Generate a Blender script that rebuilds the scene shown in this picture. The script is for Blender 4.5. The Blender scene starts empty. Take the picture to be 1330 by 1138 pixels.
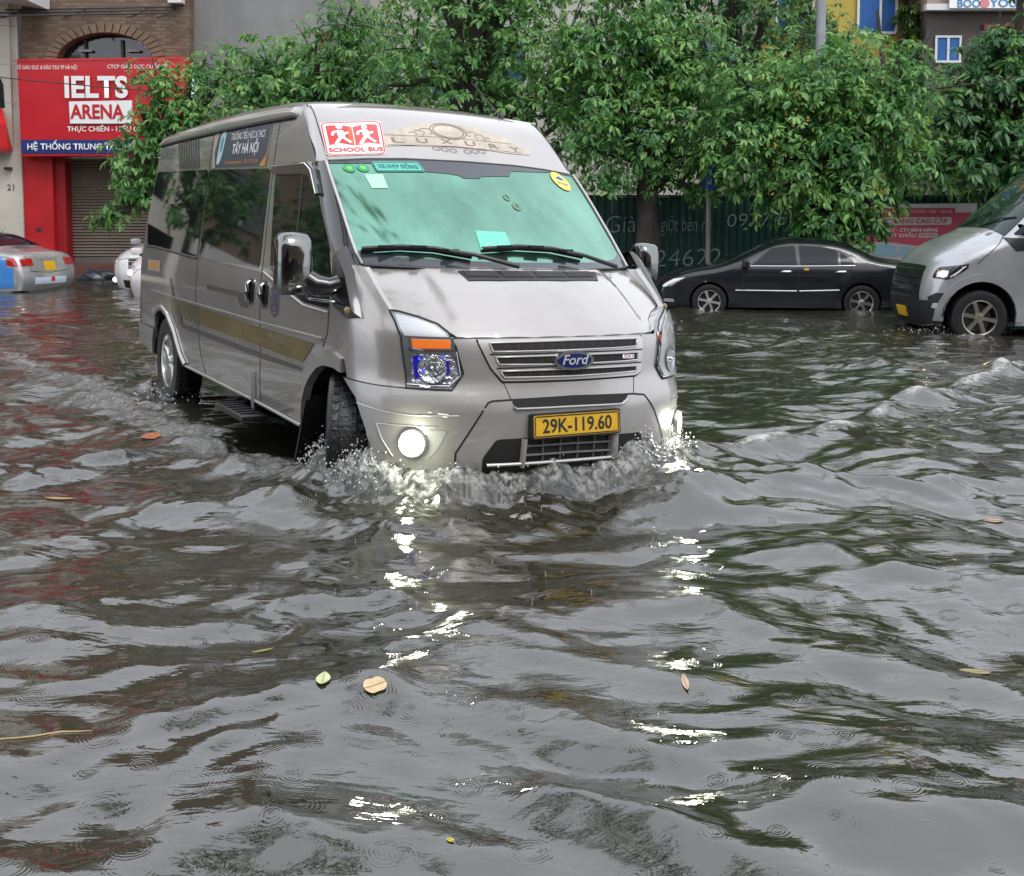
import bpy, bmesh, math, random
import numpy as np
from mathutils import Vector, Matrix
random.seed(7)
R = math.radians
sc = bpy.context.scene
C = sc.collection

# ------------------------------------------------------------------ camera
CF, CCY, CP, CH = 1450.0, 389.0, .073, 1.604      # focal (px of a 1330 px wide frame), optical axis row, pitch down, height
cam = bpy.data.cameras.new('camera'); cam_o = bpy.data.objects.new('camera', cam); C.objects.link(cam_o)
cam.sensor_fit = 'HORIZONTAL'; cam.sensor_width = 36; cam.lens = 36*CF/1330
cam.shift_y = -(569-CCY)/1330
cam.clip_start = .05; cam.clip_end = 2000
cam_o.location = (0, 0, CH); cam_o.rotation_euler = (math.pi/2-CP, 0, 0)
sc.camera = cam_o

# ------------------------------------------------------------------ overcast sky, weak sun
SUN_EL, SUN_AZ = 56, 145
w = bpy.data.worlds.new('World'); sc.world = w; w.use_nodes = True
nt = w.node_tree; nt.nodes.clear()
out = nt.nodes.new('ShaderNodeOutputWorld'); bg = nt.nodes.new('ShaderNodeBackground')
sky = nt.nodes.new('ShaderNodeTexSky'); sky.sky_type = 'NISHITA'; sky.sun_disc = False
sky.sun_elevation = R(SUN_EL); sky.sun_rotation = R(SUN_AZ); sky.dust_density = 6; sky.air_density = 1.2
hs = nt.nodes.new('ShaderNodeHueSaturation'); hs.inputs['Saturation'].default_value = .22   # cloud cover: nearly grey
mixg = nt.nodes.new('ShaderNodeMixRGB'); mixg.inputs[0].default_value = .75
mixg.inputs[2].default_value = (13.0, 13.6, 14.9, 1)      # even stratus over the whole dome
nt.links.new(sky.outputs[0], hs.inputs['Color']); nt.links.new(hs.outputs[0], mixg.inputs[1])
nt.links.new(mixg.outputs[0], bg.inputs[0]); bg.inputs[1].default_value = .15
nt.links.new(bg.outputs[0], out.inputs[0])
sun = bpy.data.lights.new('sun', 'SUN'); sun.energy = 1.5; sun.angle = R(25); sun.color = (1, .97, .93)
sun_o = bpy.data.objects.new('sun', sun); C.objects.link(sun_o)
sun_o.rotation_euler = (R(90-SUN_EL), 0, R(180-SUN_AZ)); sun_o.location = (0, 0, 30)
sc.view_settings.view_transform = 'Standard'; sc.view_settings.look = 'None'
sc.view_settings.exposure = -.05; sc.view_settings.gamma = 1
sc.cycles.max_bounces = 8; sc.cycles.use_denoising = True
sc.cycles.sample_clamp_indirect = 8

# ------------------------------------------------------------------ helpers
def unz(px, py, z):
    cp, sp = math.cos(CP), math.sin(CP); u = (px-665)/CF; v = (CCY-py)/CF
    d = (u, cp+v*sp, v*cp-sp); t = (z-CH)/d[2]; return (d[0]*t, d[1]*t, z)
def uny(px, py, Y):
    cp, sp = math.cos(CP), math.sin(CP); u = (px-665)/CF; v = (CCY-py)/CF
    d = (u, cp+v*sp, v*cp-sp); t = Y/d[1]; return (d[0]*t, Y, CH+d[2]*t)
def tag(o, label=None, cat=None, group=None, kind=None):
    if label: o['label'] = label
    if cat: o['category'] = cat
    if group: o['group'] = group
    if kind: o['kind'] = kind
    return o
def empty(name, loc=(0, 0, 0), rz=0, parent=None):
    o = bpy.data.objects.new(name, None); C.objects.link(o); o.location = loc; o.rotation_euler = (0, 0, rz)
    o.empty_display_size = .2
    if parent: o.parent = parent
    return o
def link(name, me, mat=None, parent=None):
    o = bpy.data.objects.new(name, me); C.objects.link(o)
    if mat is not None and not me.materials: me.materials.append(mat)
    if parent: o.parent = parent
    return o
def mobj(name, verts, faces, mat=None, parent=None, smooth=False):
    me = bpy.data.meshes.new(name); me.from_pydata([tuple(v) for v in verts], [], [tuple(f) for f in faces]); me.update()
    if smooth:
        for p in me.polygons: p.use_smooth = True
    return link(name, me, mat, parent)
class MB:
    """collects shapes into one mesh"""
    def __init__(s): s.v = []; s.f = []
    def add(s, vs, fs):
        n = len(s.v); s.v += [tuple(q) for q in vs]; s.f += [tuple(i+n for i in f) for f in fs]; return s
    def box(s, c, d, M=None, taper=1.0):
        x, y, z = d[0]/2, d[1]/2, d[2]/2
        vs = [Vector((sx*x*(taper if sz > 0 else 1), sy*y*(taper if sz > 0 else 1), sz*z)) for sz in (-1, 1) for sy in (-1, 1) for sx in (-1, 1)]
        if M is not None: vs = [M @ q for q in vs]
        vs = [q+Vector(c) for q in vs]
        return s.add(vs, [(0, 2, 3, 1), (4, 5, 7, 6), (0, 1, 5, 4), (2, 6, 7, 3), (0, 4, 6, 2), (1, 3, 7, 5)])
    def tube(s, pts, r, n=8, cap=True):
        pts = [Vector(p) for p in pts]; rs = r if isinstance(r, (list, tuple)) else [r]*len(pts); vs = []; fs = []
        for i, p in enumerate(pts):
            t = (pts[min(i+1, len(pts)-1)]-pts[max(i-1, 0)]); t = t.normalized() if t.length > 1e-9 else Vector((0, 0, 1))
            a = t.cross(Vector((0, 0, 1)))
            if a.length < .1: a = t.cross(Vector((1, 0, 0)))
            a.normalize(); b = t.cross(a)
            for k in range(n):
                q = 2*math.pi*k/n; vs.append(p+(a*math.cos(q)+b*math.sin(q))*rs[i])
        for i in range(len(pts)-1):
            for k in range(n):
                k2 = (k+1) % n; fs.append((i*n+k, i*n+k2, (i+1)*n+k2, (i+1)*n+k))
        if cap: fs += [tuple(range(n))[::-1], tuple(range((len(pts)-1)*n, len(pts)*n))]
        return s.add(vs, fs)
    def lathe(s, prof, n=32, axis='y', c=(0, 0, 0)):
        """prof: list of (radius, along)"""
        vs = []; fs = []
        for r, a in prof:
            for k in range(n):
                q = 2*math.pi*k/n; u, v = r*math.cos(q), r*math.sin(q)
                p = {'y': (u, a, v), 'x': (a, u, v), 'z': (u, v, a)}[axis]
                vs.append((p[0]+c[0], p[1]+c[1], p[2]+c[2]))
        for i in range(len(prof)-1):
            for k in range(n):
                k2 = (k+1) % n; fs.append((i*n+k, i*n+k2, (i+1)*n+k2, (i+1)*n+k))
        return s.add(vs, fs)
    def poly(s, pts): n = len(pts); return s.add(pts, [tuple(range(n))])
    def build(s, name, mat, parent=None, smooth=False, bevel=0):
        o = mobj(name, s.v, s.f, mat, parent, smooth)
        bm = bmesh.new(); bm.from_mesh(o.data); bmesh.ops.recalc_face_normals(bm, faces=bm.faces)
        if bevel: bmesh.ops.bevel(bm, geom=list(bm.edges), offset=bevel, segments=2, profile=.6, affect='EDGES', clamp_overlap=True)
        bm.to_mesh(o.data); bm.free()
        if smooth or bevel:
            for p in o.data.polygons: p.use_smooth = True
            o.data.set_sharp_from_angle(angle=R(42))
        return o

# ------------------------------------------------------------------ materials
MATS = {}
def M(name, col=(.5, .5, .5), rough=.5, metal=0., coat=0., spec=.5, vary=0., vscale=3., bump=0., bscale=20., emit=None, estr=0., trans=0., ior=None, stretch=None):
    if name in MATS: return MATS[name]
    m = bpy.data.materials.new(name); m.use_nodes = True; t = m.node_tree; b = t.nodes['Principled BSDF']; MATS[name] = m
    b.inputs['Base Color'].default_value = (*col, 1); b.inputs['Roughness'].default_value = rough; b.inputs['Metallic'].default_value = metal
    b.inputs['Coat Weight'].default_value = coat; b.inputs['Coat Roughness'].default_value = .04; b.inputs['Specular IOR Level'].default_value = spec
    if trans: b.inputs['Transmission Weight'].default_value = trans
    if ior: b.inputs['IOR'].default_value = ior
    if emit: b.inputs['Emission Color'].default_value = (*emit, 1); b.inputs['Emission Strength'].default_value = estr
    if vary or bump:
        tc = t.nodes.new('ShaderNodeTexCoord'); co = tc.outputs['Object']
        if stretch:
            mp = t.nodes.new('ShaderNodeMapping'); mp.inputs['Scale'].default_value = stretch; t.links.new(co, mp.inputs[0]); co = mp.outputs[0]
        if vary:
            n = t.nodes.new('ShaderNodeTexNoise'); n.inputs['Scale'].default_value = vscale; n.inputs['Detail'].default_value = 6; n.inputs['Roughness'].default_value = .62
            t.links.new(co, n.inputs['Vector'])
            rp = t.nodes.new('ShaderNodeValToRGB'); rp.color_ramp.elements[0].position = .3; rp.color_ramp.elements[1].position = .72
            rp.color_ramp.elements[0].color = (*[c*(1-vary) for c in col], 1); rp.color_ramp.elements[1].color = (*[min(1, c*(1+vary*.6)) for c in col], 1)
            t.links.new(n.outputs['Fac'], rp.inputs[0]); t.links.new(rp.outputs[0], b.inputs['Base Color'])
            mr = t.nodes.new('ShaderNodeMapRange'); mr.inputs[3].default_value = max(0, rough*.8); mr.inputs[4].default_value = min(1, rough*1.25)
            t.links.new(n.outputs['Fac'], mr.inputs[0]); t.links.new(mr.outputs[0], b.inputs['Roughness'])
        if bump:
            n2 = t.nodes.new('ShaderNodeTexNoise'); n2.inputs['Scale'].default_value = bscale; n2.inputs['Detail'].default_value = 4
            t.links.new(co, n2.inputs['Vector'])
            bp = t.nodes.new('ShaderNodeBump'); bp.inputs['Strength'].default_value = bump; bp.inputs['Distance'].default_value = .02
            t.links.new(n2.outputs['Fac'], bp.inputs['Height']); t.links.new(bp.outputs[0], b.inputs['Normal'])
    return m
def paint_mat(name, col, metal, rough, coat=1., dirt=(.16, .14, .11), droplets=True):
    """car paint: clear coat, road grime rising from the sill, rain drops as fine relief"""
    m = M(name, col, rough, metal, coat); t = m.node_tree; b = t.nodes['Principled BSDF']
    tc = t.nodes.new('ShaderNodeTexCoord')
    n = t.nodes.new('ShaderNodeTexNoise'); n.inputs['Scale'].default_value = 2.3; n.inputs['Detail'].default_value = 7; t.links.new(tc.outputs['Object'], n.inputs['Vector'])
    rp = t.nodes.new('ShaderNodeValToRGB'); rp.color_ramp.elements[0].position = .45; rp.color_ramp.elements[1].position = .8
    rp.color_ramp.elements[0].color = (0, 0, 0, 1); rp.color_ramp.elements[1].color = (.35, .35, .35, 1)
    t.links.new(n.outputs['Fac'], rp.inputs[0])
    mx = t.nodes.new('ShaderNodeMixRGB'); mx.inputs[1].default_value = (*col, 1); mx.inputs[2].default_value = (*dirt, 1)
    t.links.new(rp.outputs[0], mx.inputs[0]); t.links.new(mx.outputs[0], b.inputs['Base Color'])
    if droplets:
        v = t.nodes.new('ShaderNodeTexVoronoi'); v.inputs['Scale'].default_value = 75; v.inputs['Randomness'].default_value = 1
        t.links.new(tc.outputs['Object'], v.inputs['Vector'])
        r2 = t.nodes.new('ShaderNodeValToRGB'); r2.color_ramp.elements[0].position = .0; r2.color_ramp.elements[1].position = .26
        r2.color_ramp.elements[0].color = (1, 1, 1, 1); r2.color_ramp.elements[1].color = (0, 0, 0, 1); t.links.new(v.outputs['Distance'], r2.inputs[0])
        n3 = t.nodes.new('ShaderNodeTexNoise'); n3.inputs['Scale'].default_value = 1.2; t.links.new(tc.outputs['Object'], n3.inputs['Vector'])
        n3.inputs['Detail'].default_value = 2
        bp0 = t.nodes.new('ShaderNodeBump'); bp0.inputs['Strength'].default_value = .035; bp0.inputs['Distance'].default_value = .03; t.links.new(n3.outputs['Fac'], bp0.inputs['Height'])
        bp = t.nodes.new('ShaderNodeBump'); bp.inputs['Strength'].default_value = .05; bp.inputs['Distance'].default_value = .0018
        t.links.new(r2.outputs[0], bp.inputs['Height']); t.links.new(bp0.outputs[0], bp.inputs['Normal'])
        t.links.new(bp0.outputs[0], b.inputs['Coat Normal']); t.links.new(bp.outputs[0], b.inputs['Normal'])
    return m
BLACK = M('black_plastic', (.012, .012, .013), .38, vary=.3, vscale=9)
GAP = M('shut_line_black', (.006, .006, .006), .7)
RUBBER = M('tyre_rubber', (.009, .009, .010), .35, bump=.3, bscale=60)
CHROME = M('chrome', (.78, .78, .79), .07, 1.)
ALLOY = M('alloy_rim', (.78, .77, .74), .28, 1., vary=.2, vscale=14)
DGLASS = M('tinted_glass', (.005, .007, .007), .03, 0, .0, .6)
CGLASS = M('car_glass', (.006, .009, .012), .04, 0, 0, .3)
PLATEY = M('plate_yellow', (.62, .36, .015), .4, vary=.12, vscale=25)
PLATEK = M('plate_ink', (.012, .012, .012), .5)
WHITE = M('white_vinyl', (.78, .78, .77), .4)
LENS = M('clear_lens', (1, 1, 1), .03, 0, 0, .5, trans=1., ior=1.35)
SILVERP = M('silver_plastic', (.52, .5, .48), .32, .55, .3)
AMBER = M('amber_lens', (.75, .16, .02), .12, 0, .8, emit=(1, .25, .03), estr=.12)
REDLENS = M('red_lens', (.35, .01, .012), .12, 0, .8)

# ------------------------------------------------------------------ surfaces: patches, ribbons and lettering laid on a function f(a, b, offset)
def pchip(t, x):
    n = len(t)
    if x <= t[0][0]: return t[0][1]
    if x >= t[-1][0]: return t[-1][1]
    i = 0
    while t[i+1][0] < x: i += 1
    def m(k):
        if k == 0: return (t[1][1]-t[0][1])/(t[1][0]-t[0][0])
        if k == n-1: return (t[-1][1]-t[-2][1])/(t[-1][0]-t[-2][0])
        a = (t[k][1]-t[k-1][1])/(t[k][0]-t[k-1][0]); b = (t[k+1][1]-t[k][1])/(t[k+1][0]-t[k][0])
        return 0 if a*b <= 0 else 2*a*b/(a+b)
    h = t[i+1][0]-t[i][0]; u = (x-t[i][0])/h
    return (2*u**3-3*u*u+1)*t[i][1]+(u**3-2*u*u+u)*h*m(i)+(-2*u**3+3*u*u)*t[i+1][1]+(u**3-u*u)*h*m(i+1)
def fnormal(fn, a, b, o=0.):
    e = 2e-3
    da = Vector(fn(a+e, b, o))-Vector(fn(a-e, b, o)); db = Vector(fn(a, b+e, o))-Vector(fn(a, b-e, o)); n = da.cross(db)
    if n.length < 1e-12: return Vector((0, 0, 1))
    n.normalize(); ref = Vector(fn(a, b, o+.01))-Vector(fn(a, b, o))
    return n if n.dot(ref) > 0 else -n
def metric(fn, a, b):
    e = 1e-3
    return ((Vector(fn(a+e, b, 0))-Vector(fn(a-e, b, 0))).length/(2*e), (Vector(fn(a, b+e, 0))-Vector(fn(a, b-e, 0))).length/(2*e))
def smooth_closed(pts, k=4):
    n = len(pts); o = []
    for i in range(n):
        p0, p1, p2, p3 = pts[i-1], pts[i], pts[(i+1) % n], pts[(i+2) % n]
        for j in range(k):
            u = j/k
            o.append(tuple(.5*((2*p1[c])+(-p0[c]+p2[c])*u+(2*p0[c]-5*p1[c]+4*p2[c]-p3[c])*u*u+(-p0[c]+3*p1[c]-3*p2[c]+p3[c])*u**3) for c in (0, 1)))
    return o
def rounded(pts, r, k=4, mx=1.):
    """round the corners of a polygon (mx: metres per unit of a)"""
    n = len(pts); o = []
    for i in range(n):
        p0, p1, p2 = [Vector((q[0]*mx, q[1])) for q in (pts[i-1], pts[i], pts[(i+1) % n])]
        d0, d1 = p0-p1, p2-p1; q = min(r, d0.length*.45, d1.length*.45); A, B = p1+d0.normalized()*q, p1+d1.normalized()*q
        for j in range(k+1):
            u = j/k; v = A*(1-u)**2+p1*2*u*(1-u)+B*u*u; o.append((v.x/mx, v.y))
    return o
def patch(name, outline, fn, mat, parent=None, step=.06, off=.0, thick=0., mx=1., nfn=None, raw=False):
    """thin shell that follows fn inside the outline; thick>0 folds a rim back to off-thick"""
    bm = bmesh.new(); f = bm.faces.new([bm.verts.new((a*mx, b, 0)) for a, b in outline])
    f.normal_update(); bmesh.ops.triangulate(bm, faces=[f], ngon_method='EAR_CLIP')
    for ax in (0, 1):
        lo = min(v.co[ax] for v in bm.verts); hi = max(v.co[ax] for v in bm.verts); n = int((hi-lo)/step)
        no = (1, 0, 0) if ax == 0 else (0, 1, 0)
        for k in range(1, n+1):
            c = lo+(hi-lo)*k/(n+1); co = (c, 0, 0) if ax == 0 else (0, c, 0)
            bmesh.ops.bisect_plane(bm, geom=bm.verts[:]+bm.edges[:]+bm.faces[:], plane_co=co, plane_no=no, dist=1e-5)
    bmesh.ops.remove_doubles(bm, verts=bm.verts[:], dist=1e-5)
    bm.verts.index_update()
    ab = [(v.co.x/mx, v.co.y) for v in bm.verts]
    vs = [fn(a, b, off) for a, b in ab]; ns = [nfn(a, b) if nfn else fnormal(fn, a, b, off) for a, b in ab]
    fs = []
    for f in bm.faces:
        idx = [v.index for v in f.verts]
        q = (Vector(vs[idx[1]])-Vector(vs[idx[0]])).cross(Vector(vs[idx[2]])-Vector(vs[idx[0]]))
        if q.dot(ns[idx[0]]) < 0: idx.reverse()
        fs.append(idx)
    nor = [ns[i] for f in fs for i in f]
    if thick:
        for e in bm.edges:
            if len(e.link_faces) == 1:
                i, j = e.verts[0].index, e.verts[1].index; k = len(vs)
                A, B = fn(*ab[i], off-thick), fn(*ab[j], off-thick)
                vs += [vs[i], vs[j], B, A]; fs.append([k, k+1, k+2, k+3])
                q = (Vector(vs[j])-Vector(vs[i])).cross(Vector(B)-Vector(vs[i]))
                q = q.normalized() if q.length > 1e-12 else Vector((0, 0, 1)); nor += [q]*4
    bm.free()
    if raw: return vs, fs, nor
    o = mobj(name, vs, fs, mat, parent, True)
    o.data.normals_split_custom_set([tuple(q) for q in nor])
    return o
def ribbon(name, pts, fn, width, mat, parent=None, off=.0015, sub=6, closed=False, mb=None, height=0.):
    """line drawn on a surface, real strip of given width (metres)"""
    P = []
    n = len(pts); seg = n if closed else n-1
    for i in range(seg):
        a, b = pts[i], pts[(i+1) % n]
        for j in range(sub): u = j/sub; P.append((a[0]+(b[0]-a[0])*u, a[1]+(b[1]-a[1])*u))
    if not closed: P.append(pts[-1])
    Q = [Vector(fn(a, b, off)) for a, b in P]; N = [fnormal(fn, a, b, off) for a, b in P]; vs = []; fs = []; m = len(Q)
    for i in range(m):
        t = (Q[(i+1) % m]-Q[i-1]) if closed else (Q[min(i+1, m-1)]-Q[max(i-1, 0)])
        s = N[i].cross(t); s = s.normalized()*width/2 if s.length > 1e-9 else Vector((0, 0, width/2))
        if height: vs += [Q[i]-s, Q[i]-s*.6+N[i]*height, Q[i]+s*.6+N[i]*height, Q[i]+s]
        else: vs += [Q[i]-s, Q[i]+s]
    kk = 4 if height else 2
    for i in range(m if closed else m-1):
        j = (i+1) % m
        for c in range(kk-1): fs.append((i*kk+c, j*kk+c, j*kk+c+1, i*kk+c+1))
    if mb is not None: mb.add(vs, fs); return None
    return mobj(name, vs, fs, mat, parent, bool(height))
def text_mesh(body, size, bold=0., res=3, align='CENTER', shear=0., space=1., extrude=0.):
    c = bpy.data.curves.new('lettering', 'FONT'); c.body = body; c.size = size; c.offset = bold*size; c.resolution_u = res
    c.align_x = align; c.align_y = 'CENTER'; c.shear = shear; c.space_character = space; c.extrude = extrude
    o = bpy.data.objects.new('lettering', c); C.objects.link(o); dg = bpy.context.evaluated_depsgraph_get(); dg.update()
    me = bpy.data.meshes.new_from_object(o.evaluated_get(dg)); C.objects.unlink(o); bpy.data.objects.remove(o); bpy.data.curves.remove(c)
    return me
def text_on(name, body, fn, a, b, size, mat, parent=None, off=.003, bold=0., flip=1, sx=1., width=None, rot=0., curve=None, **kw):
    me = text_mesh(body, size, bold, **kw); ma, mb_ = metric(fn, a, b)
    if width:
        xs = [v.co.x for v in me.vertices]; sx = width/max(1e-6, max(xs)-min(xs))
    cr, sr = math.cos(rot), math.sin(rot)
    for v in me.vertices:
        x, y = v.co.x*sx, v.co.y
        if curve: y += curve(x)
        x, y = x*cr-y*sr, x*sr+y*cr
        v.co = fn(a+flip*x/ma, b+y/mb_, off)
    me.materials.clear(); me.update()
    o = link(name, me, mat, parent)
    if len(me.polygons):   # face outwards
        p = me.polygons[0]; c = p.center; n = fnormal(fn, a, b, off)
        if p.normal.dot(n) < 0: me.flip_normals()
    return o
def ellipse(c, ra, rb, n=24, a0=0., a1=2*math.pi): return [(c[0]+ra*math.cos(a0+(a1-a0)*k/n), c[1]+rb*math.sin(a0+(a1-a0)*k/n)) for k in range(n)]
def flat(origin, ax, ay, nrm):
    """plane surface function for text/patches: a,b in metres along ax, ay"""
    O, A, B, N = Vector(origin), Vector(ax).normalized(), Vector(ay).normalized(), Vector(nrm).normalized()
    return lambda a, b, o=0.: tuple(O+A*a+B*b+N*o)
def make_wheel(parent, c, Rt, Rr, wd, side, spokes=6, dark=False, rimmat=None, steer=0., tread=True, twin=False):
    """side: +1 outer face towards +y, -1 towards -y"""
    wl = empty('wheel', c, steer, parent); s = side; h = wd/2
    mb = MB(); mb.lathe([(Rr*.98, s*h*.78), (Rr*1.03, s*h*.98), (Rr+(Rt-Rr)*.5, s*h*1.06), (Rt*.955, s*h*.98), (Rt, s*h*.78), (Rt*1.004, 0), (Rt, -s*h*.78), (Rt*.95, -s*h), (Rr, -s*h*.9)], 44)
    if tread:
        for k in range(44):
            q = 2*math.pi*k/44
            for yy in (-.62, -.2, .2, .62):
                Mx = Matrix.Rotation(-(q+yy*.12), 4, 'Y'); p = Mx @ Vector((Rt*1.006, yy*h, 0))
                mb.box(p, (.005, h*.26, Rt*.085), Mx.to_3x3())
    mb.build('tyre', RUBBER, wl, True)
    rm = rimmat or ALLOY; mb = MB()
    mb.lathe([(Rr*1.0, s*h*.8), (Rr*.985, s*h*.9), (Rr*.93, s*h*.86), (Rr*.9, s*h*.45), (Rr*.88, -s*h*.6)], 40)
    y0 = s*h*.72
    for k in range(spokes):
        q = 2*math.pi*k/spokes+.2; Mx = Matrix.Rotation(-q, 4, 'Y')
        w0, w1 = Rr*.13, Rr*(.16 if spokes > 5 else .2)
        vs = []
        for (r, ww, yy) in ((Rr*.12, w0, y0+s*.012), (Rr*.55, w0*1.05, y0+s*.004), (Rr*.95, w1, y0+s*.012)):
            for z, dy in ((-ww, -s*.02), (-ww*.7, 0), (ww*.7, 0), (ww, -s*.02)): vs.append(Mx @ Vector((r, yy+dy, z)))
        mb.add(vs, [(i*4+j, i*4+j+1, (i+1)*4+j+1, (i+1)*4+j) for i in range(2) for j in range(3)])
    mb.lathe([(.001, y0+s*.02), (Rr*.17, y0+s*.018), (Rr*.2, y0+s*.004), (Rr*.26, y0-s*.012)], 24)
    for k in range(5):
        q = 2*math.pi*k/5; mb.lathe([(.001, y0+s*.016), (.011, y0+s*.014), (.012, y0)], 8, c=(Rr*.2*math.cos(q), 0, Rr*.2*math.sin(q)))
    mb.build('rim', rm, wl, True)
    MB().lathe([(.001, -s*h*.05), (Rr*.8, -s*h*.05)], 24).build('brake_disc', M('brake_iron', (.03, .028, .027), .6), wl)
    return wl
# ================================================================== the silver school minibus
VT = dict(tx=-.165, ty=6.487, yaw=.528, roll=-.03, pitch=-.007)
VMAT = Matrix.Translation((VT['tx'], VT['ty'], 0)) @ Matrix.Rotation(VT['yaw']-math.pi/2, 4, 'Z') @ Matrix.Rotation(-VT['pitch'], 4, 'Y') @ Matrix.Rotation(VT['roll'], 4, 'X')
X0 = .12
TW = [(.2, .93), (.36, .965), (.5, .985), (.66, .992), (.8, .987), (.9, .991), (1.0, .994), (1.08, .992), (1.2, .98), (1.32, .962), (1.6, .918), (1.9, .868), (2.1, .835), (2.25, .80), (2.32, .765)]
TXC = [(.2, .86), (.3, .89), (.4, .915), (.62, .925), (.70, .91), (.78, .895), (.92, .885), (1.0, .865), (1.1, .80), (1.2, .66), (1.3, .45), (1.36, .32)]
TN = [(.2, 3.0), (.66, 3.05), (.8, 2.75), (1.0, 2.65), (1.35, 2.4)]
def vW(x, z):
    w_ = pchip(TW, z)
    if x < -2.5: w_ -= .0056*(-2.5-x)**2
    return w_
def vbody(u, z, o=0.):
    a = abs(u); sg = -1 if u < 0 else 1
    if a >= 1: x = X0-(a-1); return (x, sg*(vW(x, z)+o), z)
    xc = pchip(TXC, z)-X0; Y = vW(X0, z); n = pchip(TN, z); ph = a*math.pi/2
    r = ((math.cos(ph)/xc)**n+(math.sin(ph)/Y)**n)**(-1/n)+o
    return (X0+r*math.cos(ph), sg*r*math.sin(ph), z)
def vsideR(x, z, o=0.): return (x, -(vW(x, z)+o), z)
def vsideL(x, z, o=0.): return (x, vW(x, z)+o, z)
THOOD = [(-.2, 1.62), (.30, 1.338), (.45, 1.265), (.60, 1.178), (.72, 1.092), (.80, 1.035), (.85, .995), (.87, .96)]
def vhood(x, y, o=0.):
    k = min(1, max(0, (.61-abs(y))/.05)); k = k*k*(3-2*k); e = min(1, max(0, (.84-x-.27*y*y)/.08))
    return (x, y, pchip(THOOD, x+.27*y*y)+o+.014*k*e)
TXW = [(1.30, .385), (1.34, .33), (1.5, .135), (1.7, -.11), (1.93, -.385), (2.1, -.575), (2.2, -.70), (2.27, -.83), (2.31, -.98), (2.33, -1.2)]
TCW = [(1.3, .27), (1.93, .15), (2.3, .16)]
def vws(y, z, o=0.): return (pchip(TXW, z)-pchip(TCW, z)*y*y+o, y, z+o*.5)
VANP = paint_mat('van_silver_paint', (.425, .400, .380), .6, .24, 1.)
VANP2 = paint_mat('van_bumper_paint', (.40, .383, .366), .5, .34, .9)
FILM = M('green_windscreen_film', (.195, .395, .30), .07, .93, vary=.34, vscale=1.5, stretch=(1.2, 1.5, .5))  # reflected sky streaks and haze are put into the film's colour variation
FRIT = M('windscreen_dark_band', (.035, .042, .05), .12, .1, .5)
van = empty('school_minibus'); van.matrix_world = VMAT
tag(van, 'silver school minibus with green windscreen and lit fog lamps driving through the flood', 'minibus')
def MIR(pts): return [(-a, b) for a, b in pts]

# --- side panels (x, z) -------------------------------------------------
Q = [(-2.505, .405), (-2.62, .59), (-2.735, .91), (-2.755, 1.25), (-2.79, 1.34), (-2.89, 1.927), (-2.952, 2.235)]
S = [(-1.2, .395), (-1.165, .666), (-1.183, .875), (-1.205, 1.225), (-1.24, 1.43), (-1.335, 1.871), (-1.375, 2.225)]
RARCH = [(-4.167, .60), (-4.155, .735), (-4.037, .785), (-3.88, .797), (-3.655, .752), (-3.40, .64), (-3.212, .475), (-3.10, .402)]
quarter = [(-4.74, .60)]+RARCH+Q+[(-4.78, 2.27), (-4.79, 1.97), (-4.80, 1.54), (-4.78, 1.0)]
sliding = Q[::-1][:]+[]
sliding = [(-2.505, .405)]+S[:1]+S[1:]+Q[::-1][:-1]
fdoor = S[:-1][::-1]+[(-.46, .373), (-.376, .593), (-.356, .712), (-.264, .81), (-.158, .855), (-.079, .868), (0, .959), (.011, 1.065), (.03, 1.20), (.07, 1.33), (-.095, 1.43), (-.394, 1.715), (-.60, 1.89)]
upper = [(-1.375, 2.225), (-1.338, 1.885), (-.60, 1.89), (-.56, 1.9), (-.78, 2.08), (-.98, 2.235)]
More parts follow.
